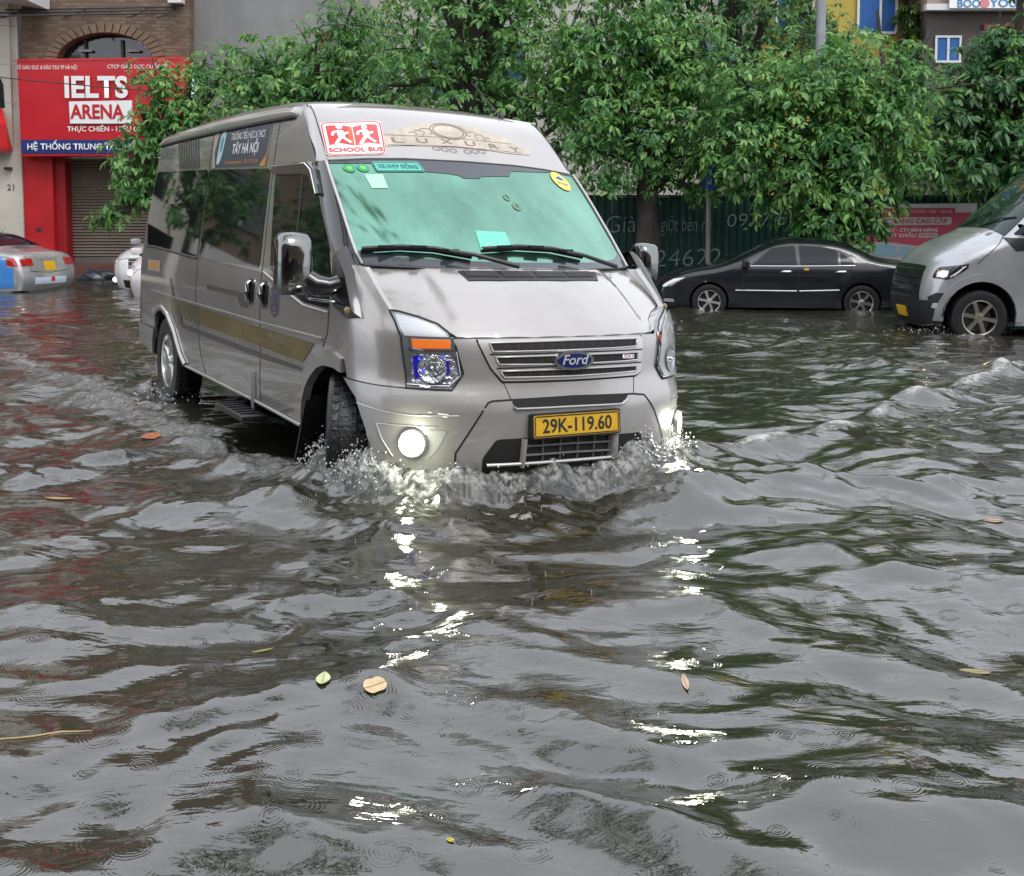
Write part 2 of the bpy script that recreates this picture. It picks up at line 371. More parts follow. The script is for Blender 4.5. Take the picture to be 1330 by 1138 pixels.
for fn, tagside in ((vsideR, 'R'), (vsideL, 'L')):
    qp = patch('quarter_panel', quarter, fn, VANP, van, .07, 0, .03)
    sdp = patch('sliding_door', sliding, fn, VANP, van, .07, 0, .03)
    fdp = patch('front_door', fdoor, fn, VANP, van, .07, 0, .03)
    patch('roof_side_panel', upper, fn, VANP, van, .06, 0, .03)
    patch('rear_bumper_side', [(-4.82, .595), (-4.165, .592), (-4.30, .372), (-4.81, .40)], fn, VANP2, van, .06, .012, .04)
    ribbon('seam', Q, fn, .011, GAP, sdp); ribbon('seam', S, fn, .009, GAP, fdp)
    ribbon('seam', [(.07, 1.33), (.03, 1.20), (.011, 1.065), (0, .959), (-.079, .868)], fn, .009, GAP, fdp)
    ribbon('seam', [(-1.338, 1.888), (-.60, 1.893)], fn, .009, GAP, fdp)
    # windows
    rw = rounded([(-4.74, 1.958), (-2.895, 1.925), (-2.79, 1.262), (-4.194, 1.305), (-4.62, 1.305), (-4.80, 1.555)], .06)
    patch('rear_window', rw, fn, DGLASS, qp, .12, .004, .004)
    sw = rounded([(-2.87, 1.923), (-1.385, 1.889), (-1.272, 1.248), (-2.735, 1.258)], .05)
    patch('door_window', sw, fn, DGLASS, sdp, .12, .004, .004)
    ribbon('window_rail', [(-4.62, 1.292), (-4.194, 1.292), (-2.80, 1.25)], fn, .02, BLACK, qp, .004, height=.008)
    fw = rounded([(-1.27, 1.843), (-.758, 1.832), (-.63, 1.275), (-1.065, 1.268)], .035)
    patch('door_window', fw, fn, DGLASS, fdp, .1, .002, .004)
    ql = rounded([(-.735, 1.828), (-.60, 1.835), (-.41, 1.685), (-.10, 1.405), (.0, 1.25), (0.0, 1.085), (-.387, 1.095), (-.675, 1.148), (-.895, 1.195), (-1.05, 1.255), (-.61, 1.262)], .02)
    patch('quarter_glass', ql, fn, DGLASS, fdp, .1, .003, .004)
    ribbon('window_frame', [(-.745, 1.83), (-.612, 1.26)], fn, .03, BLACK, fdp, .005)
    ribbon('belt_trim', [(-1.17, 1.228), (-1.05, 1.205), (-.897, 1.175), (-.675, 1.13), (-.387, 1.077), (0.0, 1.066)], fn, .012, SILVERP, fdp, .002, height=.006)
    # wind deflector over the front door
    df = [(-1.30, 1.905), (-.66, 1.905), (-.54, 1.86), (-.385, 1.715), (-.41, 1.70), (-.60, 1.822), (-.74, 1.838), (-1.30, 1.848)]
    patch('wind_deflector', df, fn, M('smoked_acrylic', (.03, .03, .032), .06, 0, 1.), fdp, .05, .028, .03)
    ribbon('deflector_trim', [(-1.29, 1.895), (-.68, 1.895), (-.56, 1.852), (-.40, 1.71)], fn, .012, CHROME, fdp, .03, height=.004)
    # sill strip
    ribbon('sill_strip', [(-3.10, .398), (-2.5, .397), (-1.3, .388), (-.46, .372)], fn, .022, SILVERP, van, .004, height=.01)
    # arch flares
    fl = [(-.46, .40), (-.376, .593), (-.356, .712), (-.264, .81), (-.158, .855), (-.079, .868), (.097, .864), (.20, .838), (.20, .765), (.1, .778), (-.049, .774), (-.148, .748), (-.241, .689), (-.319, .62), (-.384, .524), (-.44, .376)]
    patch('arch_flare', fl, fn, VANP2, van, .04, .012, .05)
    ribbon('arch_lip', RARCH[1:], fn, .05, VANP, qp, .004, height=.018)
    # creases as raised swage
    ribbon('swage_line', [(-4.3, .915), (-3.6, .912), (-1.2, .908), (-.08, .914)], fn, .016, VANP, van, .000, height=.005)
    # handles
    for par, x0, x1 in ((sdp, -1.47, -1.30), (fdp, -1.17, -1.03)):
        xc = (x0+x1)/2
        patch('handle_recess', rounded([(xc-.075, 1.004), (xc+.075, 1.004), (xc+.07, 1.175), (xc-.08, 1.175)], .03), fn, M('dull_chrome', (.42, .42, .42), .18, 1.), par, .05, .003, .004)
        patch('handle_cup', rounded([(xc-.055, 1.02), (xc+.055, 1.02), (xc+.05, 1.16), (xc-.06, 1.16)], .025), fn, BLACK, par, .05, .006, .001)
        hp = [fn(xc+.003, 1.022, .010), fn(xc, 1.04, .022), fn(xc-.002, 1.09, .026), fn(xc-.004, 1.14, .022), fn(xc-.006, 1.158, .010)]
        MB().tube(hp, [.014, .019, .019, .019, .014], 10).build('handle', M('dull_chrome'), par, True)

# --- stickers and stripes of the visible side ---------------------------
GOLD = M('gold_stripe', (.20, .145, .045), .35, .3, .6, vary=.35, vscale=2.5)
DSTR = M('dark_stripe', (.085, .08, .08), .32, .2, .6)
patch('gold_stripe', [(-3.58, .897), (-2.714, .893), (-1.183, .876), (-.21, .874), (-.394, .752), (-1.176, .757), (-2.438, .765), (-3.27, .783), (-3.52, .79)], vsideR, GOLD, van, .1, .003)
patch('dark_stripe', [(-3.15, .722), (-2.7, .727), (-1.165, .717), (-.368, .72), (-.381, .698), (-1.156, .684), (-2.687, .690), (-3.09, .690)], vsideR, DSTR, van, .1, .003)
patch('dark_stripe', [(-3.60, 1.06), (-3.52, 1.06), (-3.42, .93), (-3.12, .72), (-3.06, .70), (-3.16, .70), (-3.25, .72), (-3.48, .90)], vsideR, DSTR, van, .1, .0035)
for k in range(9):
    x = -3.30+.145*k*(1-.02*k); ribbon('slash_stripe', [(x, .888), (x+.13, .768)], vsideR, .042-.0035*k, DSTR if k < 5 else GOLD, van, .0045)
patch('dark_stripe', [(-2.43, 1.074), (-1.554, 1.072), (-1.433, .979), (-1.594, .978), (-1.664, 1.038), (-2.431, 1.039)], vsideR, DSTR, van, .1, .003)
LOGO = M('blue_grey_logo', (.05, .06, .12), .4)
for r in (1., .72): ribbon('round_logo', ellipse((-.90, 1.07), .088*r, .098*r, 28), vsideR, .010, LOGO, van, .004, 1, True)
for dz in (-.03, 0, .03): ribbon('round_logo', [(-.945, 1.07+dz), (-.855, 1.07+dz)], vsideR, .014, LOGO, van, .004, 2)
for dx in (-.018, .018): ribbon('round_logo', [(-.90+dx, 1.12), (-.90+dx, 1.02)], vsideR, .012, LOGO, van, .0045, 2)
NAVY = M('navy_vinyl', (.028, .038, .075), .35, 0, .4)
TAN = M('tan_vinyl', (.42, .34, .22), .4); ORNG = M('orange_vinyl', (.6, .22, .03), .4)
bn = patch('school_banner', [(-2.93, 2.235), (-1.517, 2.20), (-1.50, 1.905), (-2.80, 1.935)], vsideR, TAN, van, .1, .003)
patch('banner_field', [(-2.76, 2.225), (-1.53, 2.195), (-1.525, 1.99), (-1.62, 1.91), (-2.72, 1.935), (-2.80, 2.05)], vsideR, NAVY, bn, .1, .005)
patch('banner_corner', [(-1.52, 1.985), (-1.505, 1.908), (-1.64, 1.911)], vsideR, ORNG, bn, .1, .0065)
text_on('lettering', 'TRƯỜNG TIỂU HỌC & THCS', vsideR, -2.02, 2.137, .07, WHITE, bn, .007, .012, width=.80, rot=-.024)
text_on('lettering', 'TÂY HÀ NỘI', vsideR, -2.02, 2.045, .10, WHITE, bn, .007, .022, width=.62, rot=-.024)
text_on('lettering', '@ www.tayhanoi.edu.vn   ☎ 0977 337 998', vsideR, -2.07, 1.955, .036, ORNG, bn, .007, .01, width=.78, rot=-.024)
patch('banner_crest', rounded([(-2.70, 2.20), (-2.56, 2.20), (-2.57, 2.03), (-2.62, 1.955), (-2.70, 1.955)], .05), vsideR, M('pale_blue_vinyl', (.42, .6, .66), .4), bn, .1, .0065)
patch('banner_crest', rounded([(-2.665, 2.15), (-2.61, 2.165), (-2.60, 2.06), (-2.65, 2.04)], .03), vsideR, M('teal_vinyl', (.03, .26, .24), .4), bn, .1, .0075)
for k in range(9):
    a, b = (-4.16+k*.088, 2.262-.003*k), (-3.83+k*.078, 1.962-.002*k)
    ribbon('louvre_stripe', [a, b], vsideR, .034, DSTR, van, .004)
text_on('lettering', 'LUXURY', vsideR, -4.42, 2.105, .135, DSTR, van, .004, .0, width=.56, rot=-.035, shear=-.25)
patch('side_sticker', rounded([(-4.50, 1.178), (-3.98, 1.185), (-3.93, 1.092), (-4.45, 1.082)], .02), vsideR, M('tan_clear_vinyl', (.40, .33, .26), .35, .3), van, .1, .003)
text_on('lettering', '29K-119.60', vsideR, -4.22, 1.135, .085, M('orange_ink', (.75, .3, .02), .4), van, .0045, .02, width=.46, rot=.01)
# 4 x small badge on the wing

# --- wings, bumper, bonnet ---------------------------------------------
HLO = [(-.721, 1.121), (-.690, 1.118), (-.619, 1.096), (-.549, 1.064), (-.506, 1.023), (-.479, .957), (-.448, .822), (-.480, .742), (-.624, .745), (-.640, .87), (-.657, .994), (-.690, 1.07)]
MX = 1.36
for sgn in (-1, 1):
    mk = (lambda p: p) if sgn < 0 else MIR
    fen = [(-1.109, 1.065), (-1.12, .959), (-1.199, .868), (-1.023, .866), (-.93, .83), (-.905, .745), (-.755, .742), (-.626, .742), (-.642, .87), (-.659, .994), (-.69, 1.07), (-.723, 1.123), (-.75, 1.155), (-.797, 1.208), (-.851, 1.265), (-.906, 1.323), (-1.03, 1.345), (-1.05, 1.33), (-1.09, 1.20)]
    wing = patch('wing', mk(fen), vbody, VANP, van, .05, 0, .03, MX)
    ribbon('seam', mk([(-.93, .745), (-.755, .741), (-.626, .742), (-.48, .740), (-.447, .822), (-.478, .957), (-.492, .985)]), vbody, .009, GAP, wing)
    # headlight: dark bowl, reflectors, clear cover
    hl = patch('headlight', mk(HLO), vbody, M('lamp_housing', (.30, .31, .32), .18, .75), van, .03, .004, .02, MX)
    ribbon('lamp_seal', mk(HLO), vbody, .009, GAP, hl, .007, 3, True)
    LR = M('lamp_reflector', (.42, .44, .47), .14, .9, bump=.9, bscale=30)
    patch('reflector', mk([(-.695, 1.105), (-.619, 1.084), (-.556, 1.055), (-.52, 1.02), (-.507, 1.0), (-.645, 1.0), (-.66, 1.03)]), vbody, M('lamp_white_reflector', (.60, .61, .62), .3, .5), hl, .03, .008, .004, MX)
    patch('indicator_frame', mk([(-.632, .997), (-.486, 1.0), (-.48, .934), (-.625, .931)]), vbody, CHROME, hl, .03, .008, .004, MX)
    ind = patch('indicator', mk([(-.619, .986), (-.497, .988), (-.492, .945), (-.612, .942)]), vbody, AMBER if sgn < 0 else M('amber_unlit', (.5, .13, .05), .2, 0, .6), hl, .02, .014, .006, MX)
    lo = [(-.617, .914), (-.493, .913), (-.465, .857), (-.464, .805), (-.485, .773), (-.61, .77)]
    patch('reflector', mk(lo), vbody, LR, hl, .02, .008, .003, MX)
    # bowl
    c0 = Vector(vbody(sgn*.545, .845, .012)); n0 = fnormal(vbody, sgn*.545, .845); q0 = n0.to_track_quat('Z', 'Y').to_matrix()
    mb = MB(); mb.lathe([(.002, -.0), (.03, .001), (.055, .008), (.07, .018), (.073, .018)], 26, 'z'); mb.v = [tuple(c0+q0 @ Vector(v)) for v in mb.v]
    mb.build('reflector_bowl', LR, hl, True)
    mb = MB(); mb.lathe([(.001, .03), (.012, .026), (.015, .004)], 14, 'z'); mb.v = [tuple(c0+q0 @ Vector(v)) for v in mb.v]; mb.build('bulb_shield', CHROME, hl, True)
    if sgn < 0:
        BLUE = M('blue_led', (.02, .02, .5), .2, emit=(.03, .03, 1), estr=2.2)
        for uu, zz, r_ in ((-.575, .832, .011), (-.577, .80, .007), (-.588, .892, .008), (-.515, .902, .006), (-.57, .90, .007)):
            p = Vector(vbody(uu, zz, .016)); mb = MB(); mb.lathe([(.001, r_), (r_*.7, r_*.7), (r_, 0)], 10, 'x', p); mb.build('parking_led', BLUE, hl, True)
        BL2 = M('blue_glow_reflector', (.03, .03, .42), .15, .6, emit=(.03, .03, .8), estr=.22)
        patch('led_reflector', [(-.507, .88), (-.497, .885), (-.492, .83), (-.52, .785), (-.545, .785), (-.51, .835)], vbody, BL2, hl, .02, .014, .002, MX)
        patch('led_reflector', [(-.612, .90), (-.585, .905), (-.592, .86), (-.575, .81), (-.60, .79)], vbody, BL2, hl, .02, .012, .002, MX)
    for k in range(5):
        ribbon('lamp_fluting', mk([(-.60+.018*k, .905), (-.597+.018*k, .885-.004*k)]), vbody, .006, CHROME, hl, .012)
    ribbon('lamp_trim', mk([(-.622, .762), (-.49, .760), (-.458, .81), (-.475, .93)]), vbody, .012, CHROME, hl, .012, height=.005)
    if sgn > 0:
        patch('lamp_cover', mk([(-.70, 1.10), (-.619, 1.086), (-.52, 1.02), (-.485, .957), (-.455, .822), (-.485, .752), (-.618, .755), (-.652, .994)]), vbody, M('hazed_lens', (.45, .46, .46), .22, .0, .8, .5, trans=.35, ior=1.3), hl, .03, .024, .003, MX)
btop = [(-.93, .745), (-.755, .740), (-.626, .740), (-.481, .738), (-.445, .822), (-.475, .957), (-.492, .99)]
bb = [(-.836, .664), (-.778, .511), (-.762, .401), (-.745, .30)]
bumper = patch('bumper', [(-.93, .742)]+bb+MIR(bb)[::-1]+[(.93, .742)]+MIR(btop)[1:]+[(.3, .993), (0, .994), (-.3, .993)]+btop[:0:-1], vbody, VANP2, van, .04, .002, .04, MX)
def bshape(name, pts, mat, off, thick, par=bumper, r=.0, step=.04): return patch(name, rounded(pts, r, 4, MX) if r else pts, vbody, mat, par, step, off, thick, MX)
# upper grille
gr = bshape('grille', [(-.405, .984), (-.353, .849), (-.31, .784), (0, .780), (.32, .782), (.357, .80), (.376, .985), (0, .990)], SILVERP, .012, .02, van, .012)
ribbon('seam', [(-.41, .99), (-.356, .849), (-.312, .778), (0, .774), (.325, .776), (.362, .80), (.38, .99)], vbody, .010, GAP, gr, .004, 4)
ops = [[(-.364, .975), (0, .980), (.338, .976), (.33, .935), (0, .932), (-.347, .932)], [(-.34, .905), (0, .907), (.334, .903), (.330, .862), (0, .860), (-.324, .868)], [(-.32, .835), (0, .835), (.327, .832), (.321, .803), (0, .798), (-.304, .803)]]
for o_ in ops:
    op = bshape('grille_opening', o_, GAP, .0145, .001, gr, .008)
    ribbon('grille_rim', o_, vbody, .008, SILVERP, op, .0145, 4, True, height=.007)
    for k in range(-6, 7):
        u = k*.05; zt = pchip([(-.36, o_[0][1]), (0, o_[1][1]), (.34, o_[2][1])], u)
        ribbon('grille_web', [(u, zt-.004), (u, zt-.03)], vbody, .006, M('grille_mesh', (.03, .03, .03), .5), op, .016, 2)
for z0 in (.917, .848): ribbon('seam', [(-.385+(.984-z0)*.38, z0+.001), (0, z0+.003), (.372-(.984-z0)*.13, z0)], vbody, .007, GAP, gr, .0145, 6)
# oval badge
BLU = M('badge_blue', (.008, .022, .13), .15, .3, 1.)
bd = bshape('badge', ellipse((-.004, .879), .096, .049, 32), CHROME, .034, .03, gr, 0, .03)
bshape('badge_field', ellipse((-.004, .879), .081, .037, 32), BLU, .037, .001, bd, 0, .03)
text_on('badge_lettering', 'Ford', vbody, -.006, .882, .072, M('badge_silver', (.8, .8, .8), .2, .6), bd, .0395, .012, width=.155, shear=.28)
td = bshape('side_badge', [(.25, .899), (.31, .896), (.31, .874), (.25, .877)], CHROME, .02, .006, gr, .004)
text_on('badge_lettering', 'TDCi', vbody, .28, .887, .026, M('badge_red', (.3, .03, .02), .4), td, .0215, .01, width=.07)
# slot, insert, lower grille
ribbon('seam', [(-.465, .30), (-.461, .43), (-.36, .68), (-.345, .688), (-.278, .691), (0, .694), (.295, .685), (.351, .675), (.4, .587), (.472, .42), (.475, .30)], vbody, .010, GAP, bumper, .003, 5)
ribbon('seam', [(-.31, .784), (-.276, .69)], vbody, .004, GAP, bumper, .0032); ribbon('seam', [(.32, .78), (.30, .69)], vbody, .004, GAP, bumper, .0032)
bshape('air_slot', [(-.278, .688), (0, .690), (.275, .684), (.231, .640), (0, .645), (-.256, .648)], GAP, .004, .001, bumper, .02)
ribbon('slot_rim', [(-.268, .655), (-.256, .645), (0, .642), (.231, .637), (.262, .66)], vbody, .014, VANP2, bumper, .003, 5, height=.012)
bshape('lower_grille', [(-.375, .40), (-.328, .495), (-.22, .497), (0, .490), (.185, .478), (.335, .474), (.36, .40), (.36, .30), (-.375, .30)], GAP, .004, .001, bumper, .02)
for u in (-.145, -.065, .02, .10, .175): ribbon('grille_bar', [(u, .492), (u+.004, .35)], vbody, .010, M('grey_plastic', (.10, .10, .095), .5), bumper, .006, 3, height=.010)
for z in (.452, .405): ribbon('grille_bar', [(-.22, z+.003), (0, z), (.185, z-.008)], vbody, .012, M('grey_plastic'), bumper, .007, 5, height=.012)
ribbon('grille_post', [(-.222, .497), (-.228, .35)], vbody, .03, VANP2, bumper, .006, 3, height=.02)
ribbon('grille_post', [(.20, .48), (.21, .35)], vbody, .05, VANP2, bumper, .006, 3, height=.02)
ribbon('lip_strip', [(-.36, .368), (0, .362), (.33, .356)], vbody, .016, SILVERP, bumper, .012, 6, height=.012)
ribbon('bumper_crease', [(-.825, .634), (-.70, .62), (-.60, .614), (-.452, .618)], vbody, .006, SILVERP, bumper, .002, 5, height=.003)
ribbon('bumper_crease', MIR([(-.80, .634), (-.70, .62), (-.60, .614), (-.52, .618)]), vbody, .006, SILVERP, bumper, .002, 5, height=.003)
for u, z, l in ((-.515, .628, .02), (-.495, .626, .012), (-.50, .614, .014), (-.545, .634, .01)): ribbon('scuff', [(u, z), (u+l, z-.002)], vbody, .006, WHITE, bumper, .0055, 2)
# number plate
pl = Vector(vbody(0, .556, .034))
pf = flat((pl.x, 0, .556), (0, 1, 0), (-.10, 0, 1), (1, 0, .10))
np_ = empty('number_plate', (0, 0, 0), 0, van)
pb = patch('plate', rounded([(-.262, -.056), (.262, -.056), (.262, .056), (-.262, .056)], .012), pf, PLATEY, np_, .3, .006, .012)
ribbon('plate_border', rounded([(-.255, -.05), (.255, -.05), (.255, .05), (-.255, .05)], .01), pf, .006, PLATEK, np_, .0075, 2, True)
patch('plate_holder', rounded([(-.272, -.064), (.272, -.064), (.272, .066), (-.272, .066)], .012), pf, BLACK, np_, .3, .001, .03)
text_on('plate_lettering', '29K-119.60', pf, 0, -.003, .098, PLATEK, np_, .0075, .018, width=.425)
# fog lamps
FOGE = M('fog_lamp_glow', (1, 1, 1), .3, emit=(.95, 1, .86), estr=22)
for sgn in (-1, 1):
    mk = (lambda p: p) if sgn < 0 else MIR
    ribbon('fog_recess_edge', mk([(-.725, .553), (-.60, .562), (-.52, .56)]), vbody, .006, SILVERP, bumper, .003, height=.004)
    ribbon('fog_recess_edge', mk([(-.725, .553), (-.705, .48), (-.665, .395)]), vbody, .008, SILVERP, bumper, .003, height=.004)
    fg = patch('fog_lamp', smooth_closed(mk([(-.636, .474), (-.60, .532), (-.50, .543), (-.494, .518), (-.53, .42), (-.575, .395)]), 4), vbody, M('fog_bezel', (.55, .56, .52), .25, .6), bumper, .03, .004, .003, MX)
    c0 = Vector(vbody(sgn*.592, .476, .004)); n0 = Vector((.76, sgn*.65, 0)).normalized(); q0 = n0.to_track_quat('Z', 'Y').to_matrix()
    mb = MB(); mb.lathe([(.058, .0), (.072, .012), (.066, .03), (.056, .03), (.05, .012)], 28, 'z'); mb.v = [tuple(c0+q0 @ Vector(v)) for v in mb.v]; mb.build('fog_ring', SILVERP, fg, True)
    mb = MB(); mb.lathe([(.001, .028), (.03, .025), (.05, .014)], 24, 'z'); mb.v = [tuple(c0+q0 @ Vector(v)) for v in mb.v]; mb.build('fog_lens', FOGE, fg, True)
    sp = bpy.data.lights.new('fog_beam', 'POINT'); sp.energy = 6; sp.color = (.95, 1, .80); sp.shadow_soft_size = .045
    so = bpy.data.objects.new('fog_beam', sp); C.objects.link(so); so.parent = fg
    so.location = c0+n0*.085; so.rotation_euler = (n0+Vector((0, 0, -.38))).to_track_quat('-Z', 'Y').to_euler()
# bonnet
he = [(.14, -.848), (.30, -.856), (.443, -.858), (.485, -.852), (.577, -.735), (.651, -.662), (.717, -.628), (.752, -.60)]
lead = [(.852-.27*y*y, y) for y in (-.55, -.4, -.2, 0, .2, .4, .55)]
cowl = [(.337-.27*y*y, y) for y in (.7, .45, .2, 0, -.2, -.45, -.7)]
bonnet = patch('bonnet', he+lead+[(a, -b) for a, b in he[::-1]]+cowl, vhood, VANP, van, .04, .004, .03)
ribbon('seam', [(.14, -.852)]+[(a, b-.004) for a, b in he[1:]]+[(a+.004, b) for a, b in lead]+[(a, -b+.004) for a, b in he[::-1][:-1]]+[(.14, .852)], vhood, .012, GAP, bonnet, .001, 4)
vt = patch('bonnet_vent', [(.36, -.40), (.388, -.2), (.395, 0), (.385, .25), (.338, .51), (.432, .465), (.478, .2), (.484, 0), (.478, -.2), (.452, -.382)], vhood, BLACK, bonnet, .06, .009, .006)
for y0, y1 in ((-.375, -.19), (-.165, .02), (.045, .235), (.26, .455)):
    vp = patch('vent_mesh', [(.352+.1*0-.27*y0*y0+.05, y0), (.352-.27*y1*y1+.05, y1), (.412-.27*y1*y1+.05, y1), (.412-.27*y0*y0+.05, y0)], vhood, GAP, vt, .2, .0105, .001)
    mb = MB()
    for k in range(12): yy = y0+(y1-y0)*(k+.5)/12; ribbon('', [(.402-.27*yy*yy, yy), (.462-.27*yy*yy, yy)], vhood, .0045, None, None, .0115, 2, mb=mb, height=.003)
    for k in range(4): xx = .412+k*.013; ribbon('', [(xx-.27*y0*y0, y0), (xx-.27*y1*y1, y1)], vhood, .004, None, None, .0115, 3, mb=mb, height=.003)
    mb.build('vent_grid', M('vent_grey', (.09, .09, .092), .45), vt)

# cap strips that close the joint between bonnet edge, wings and headlights
def pl_at(P, t):
    i = min(int(t*(len(P)-1)), len(P)-2); f = t*(len(P)-1)-i; return (P[i][0]+(P[i+1][0]-P[i][0])*f, P[i][1]+(P[i+1][1]-P[i][1])*f)
for sgn in (-1, 1):
    for Aq, Bq, mt in ((he[:4], [(-.906, 1.323), (-.851, 1.265), (-.797, 1.208), (-.75, 1.155), (-.723, 1.123)], VANP), (he[3:], HLO[:5], VANP)):
        vs = []; n = 16
        for i in range(n+1):
            a = pl_at(Aq, i/n); b_ = pl_at(Bq, i/n); A = Vector(vhood(a[0], a[1], -.002)); B = Vector(vbody(b_[0], b_[1], -.002)); m_ = (A+B)/2
            vs += [(p.x, -sgn*p.y if sgn > 0 else p.y, p.z) for p in (A, m_, B)]
        mb = MB(); mb.add(vs, [(3*i+j, 3*i+j+1, 3*i+4+j, 3*i+3+j) for i in range(n) for j in range(2)]); mb.build('bonnet_edge', mt, van, True)
# --- windscreen, pillars, header ---------------------------------------
WSO = [(-.846, 1.901), (-.862, 1.64), (-.872, 1.40), (-.862, 1.325), (-.5, 1.318), (0, 1.315), (.5, 1.318), (.862, 1.325), (.872, 1.40), (.862, 1.64), (.846, 1.901), (.6, 1.925), (.384, 1.936), (0, 1.94), (-.384, 1.936), (-.6, 1.925)]
wsn = patch('windscreen', WSO, vws, FILM, van, .06, .004, .004)
patch('shade_band', [(-.842, 1.903), (-.84, 1.885), (-.70, 1.893), (-.589, 1.898), (-.40, 1.87), (-.292, 1.863), (-.148, 1.858), (-.074, 1.85), (-.048, 1.835), (.057, 1.837), (.09, 1.852), (.293, 1.863), (.33, 1.897), (.638, 1.907), (.835, 1.893), (.842, 1.903), (.6, 1.925), (.384, 1.936), (0, 1.94), (-.384, 1.936), (-.6, 1.925)], vws, FRIT, wsn, .06, .0065, .001)
patch('base_band', [(-.872, 1.40), (-.83, 1.402), (-.70, 1.375), (-.4, 1.36), (0, 1.355), (.4, 1.355), (.65, 1.36), (.78, 1.376), (.86, 1.41), (.872, 1.40), (.862, 1.323), (.5, 1.316), (0, 1.313), (-.5, 1.316), (-.862, 1.323)], vws, FRIT, wsn, .06, .0065, .001)
ribbon('screen_seal', WSO, vws, .014, BLACK, wsn, .006, 4, True, height=.004)
# stickers on the glass
GRN = M('green_sticker', (.03, .33, .14), .3); PALEG = M('pale_green_paper', (.42, .74, .6), .5); TEAL = M('teal_sticker', (.10, .48, .38), .35)
for cx in (-.735, -.655): patch('round_sticker', ellipse((cx, 1.862-(.0 if cx < -.7 else -.006)), .036, .024, 20), vws, GRN, wsn, .2, .008)
for cx in (-.735, -.655): patch('round_sticker', ellipse((cx, 1.862-(.0 if cx < -.7 else -.006)), .018, .012, 16), vws, M('lime_sticker', (.16, .55, .12), .3), wsn, .2, .0095)
patch('inspection_paper', [(-.665, 1.828), (-.555, 1.835), (-.56, 1.752), (-.655, 1.748)], vws, M('pale_inspection', (.38, .66, .5), .4), wsn, .2, .007)
xh = patch('contract_sticker', rounded([(-.592, 1.908), (-.30, 1.922), (-.284, 1.862), (-.585, 1.848)], .015), vws, TEAL, wsn, .2, .009)
text_on('lettering', 'XE HỢP ĐỒNG', vws, -.44, 1.884, .05, M('dark_teal_ink', (.01, .14, .13), .4), xh, .0105, .025, width=.25, rot=.05)
ribbon('sticker_border', rounded([(-.587, 1.903), (-.305, 1.917), (-.292, 1.866), (-.58, 1.853)], .012), vws, .005, M('dark_teal_ink'), xh, .0105, 2, True)
YEL = M('yellow_sticker', (.72, .62, .10), .4)
ys = patch('yellow_sticker', [(.697+.068*math.cos(t)*.9-.018*math.sin(t), 1.852+.060*math.sin(t)) for t in [k*math.pi/12 for k in range(24)]], vws, YEL, wsn, .2, .009)
text_on('lettering', 'AN TOÀN', vws, .70, 1.835, .024, M('blue_ink', (.02, .09, .4), .4), ys, .0105, .03, width=.085, rot=-.3)
patch('sticker_mark', [(.665, 1.872), (.70, 1.885), (.735, 1.862), (.70, 1.858)], vws, M('blue_ink'), ys, .2, .0105)
pp = patch('dash_paper', [(-.164, 1.526), (.028, 1.521), (.008, 1.412), (-.193, 1.412)], vws, M('mint_paper', (.14, .56, .43), .4), wsn, .2, .007)
for cx in (-.12, -.04): ribbon('paper_print', ellipse((cx, 1.432), .028, .022, 14, .2, math.pi-.2), vws, .008, M('mint_ink', (.42, .75, .65), .4), pp, .0085, 1)
for (cx, cz, ra, rb, w_) in ((.178, 1.728, .017, .017, .012), (.215, 1.675, .02, .018, .022)): ribbon('hanging_charm', ellipse((cx, cz), ra, rb, 16), vws, w_, M('charm_olive', (.10, .22, .13), .4), wsn, .0075, 1, True)
# wipers
for arm, blade in (([(-.046, 1.317), (-.294, 1.37), (-.42, 1.388)], [(-.853, 1.396), (-.652, 1.413), (-.478, 1.407), (-.28, 1.375)]), ([(.70, 1.316), (.458, 1.372), (.33, 1.39)], [(-.206, 1.410), (.03, 1.427), (.257, 1.419), (.48, 1.383)])):
    wp = ribbon('wiper', blade, vws, .022, BLACK, van, .03, 6, height=.016)
    MB().tube([vws(a, b, .06 if i else .045) for i, (a, b) in enumerate(arm)], [.014, .011, .008], 8).build('wiper_arm', BLACK, wp, True)
    for t_ in (.2, .5, .8):
        i = t_*(len(blade)-1); k = int(i); f_ = i-k; a = blade[k][0]+(blade[k+1][0]-blade[k][0])*f_; b = blade[k][1]+(blade[k+1][1]-blade[k][1])*f_
        MB().box(vws(a, b, .048), (.02, .09, .014)).build('wiper_clip', BLACK, wp)
    ribbon('wiper_rubber', [(a, b-.006) for a, b in blade], vws, .01, GAP, wp, .012, 6, height=.018)
# pillars: strip between the screen edge and the door edge
DL = [(1.32, .115), (1.345, .08), (1.43, -.085), (1.715, -.384), (1.89, -.59), (1.92, -.575), (2.08, -.77), (2.235, -.98), (2.27, -1.03)]
EY = [(1.32, .862), (1.40, .870), (1.64, .862), (1.90, .846), (1.93, .835), (2.1, .82), (2.27, .795)]
def pillar(name, z0, z1, mat, sgn, n=14):
    vs = []; fs = []; m = 7
    for i in range(n+1):
        z = z0+(z1-z0)*i/n; A = Vector(vws(pchip(EY, z), z, .004)); xd = pchip(DL, z); B = Vector((xd, vW(xd, z)+.001, z))
        for j in range(m+1):
            t = j/m; cxy = Vector((A.x, B.y, z)); P = A.lerp(B, t)+(cxy-(A+B)/2)*(2*t*(1-t))*.62
            vs.append((P.x, sgn*P.y, P.z))
    for i in range(n):
        for j in range(m): fs.append((i*(m+1)+j, i*(m+1)+j+1, (i+1)*(m+1)+j+1, (i+1)*(m+1)+j))
    mb = MB(); mb.add(vs, fs); return mb.build(name, mat, van, True)
GLOSSB = M('gloss_black_trim', (.012, .012, .013), .12, 0, .6)
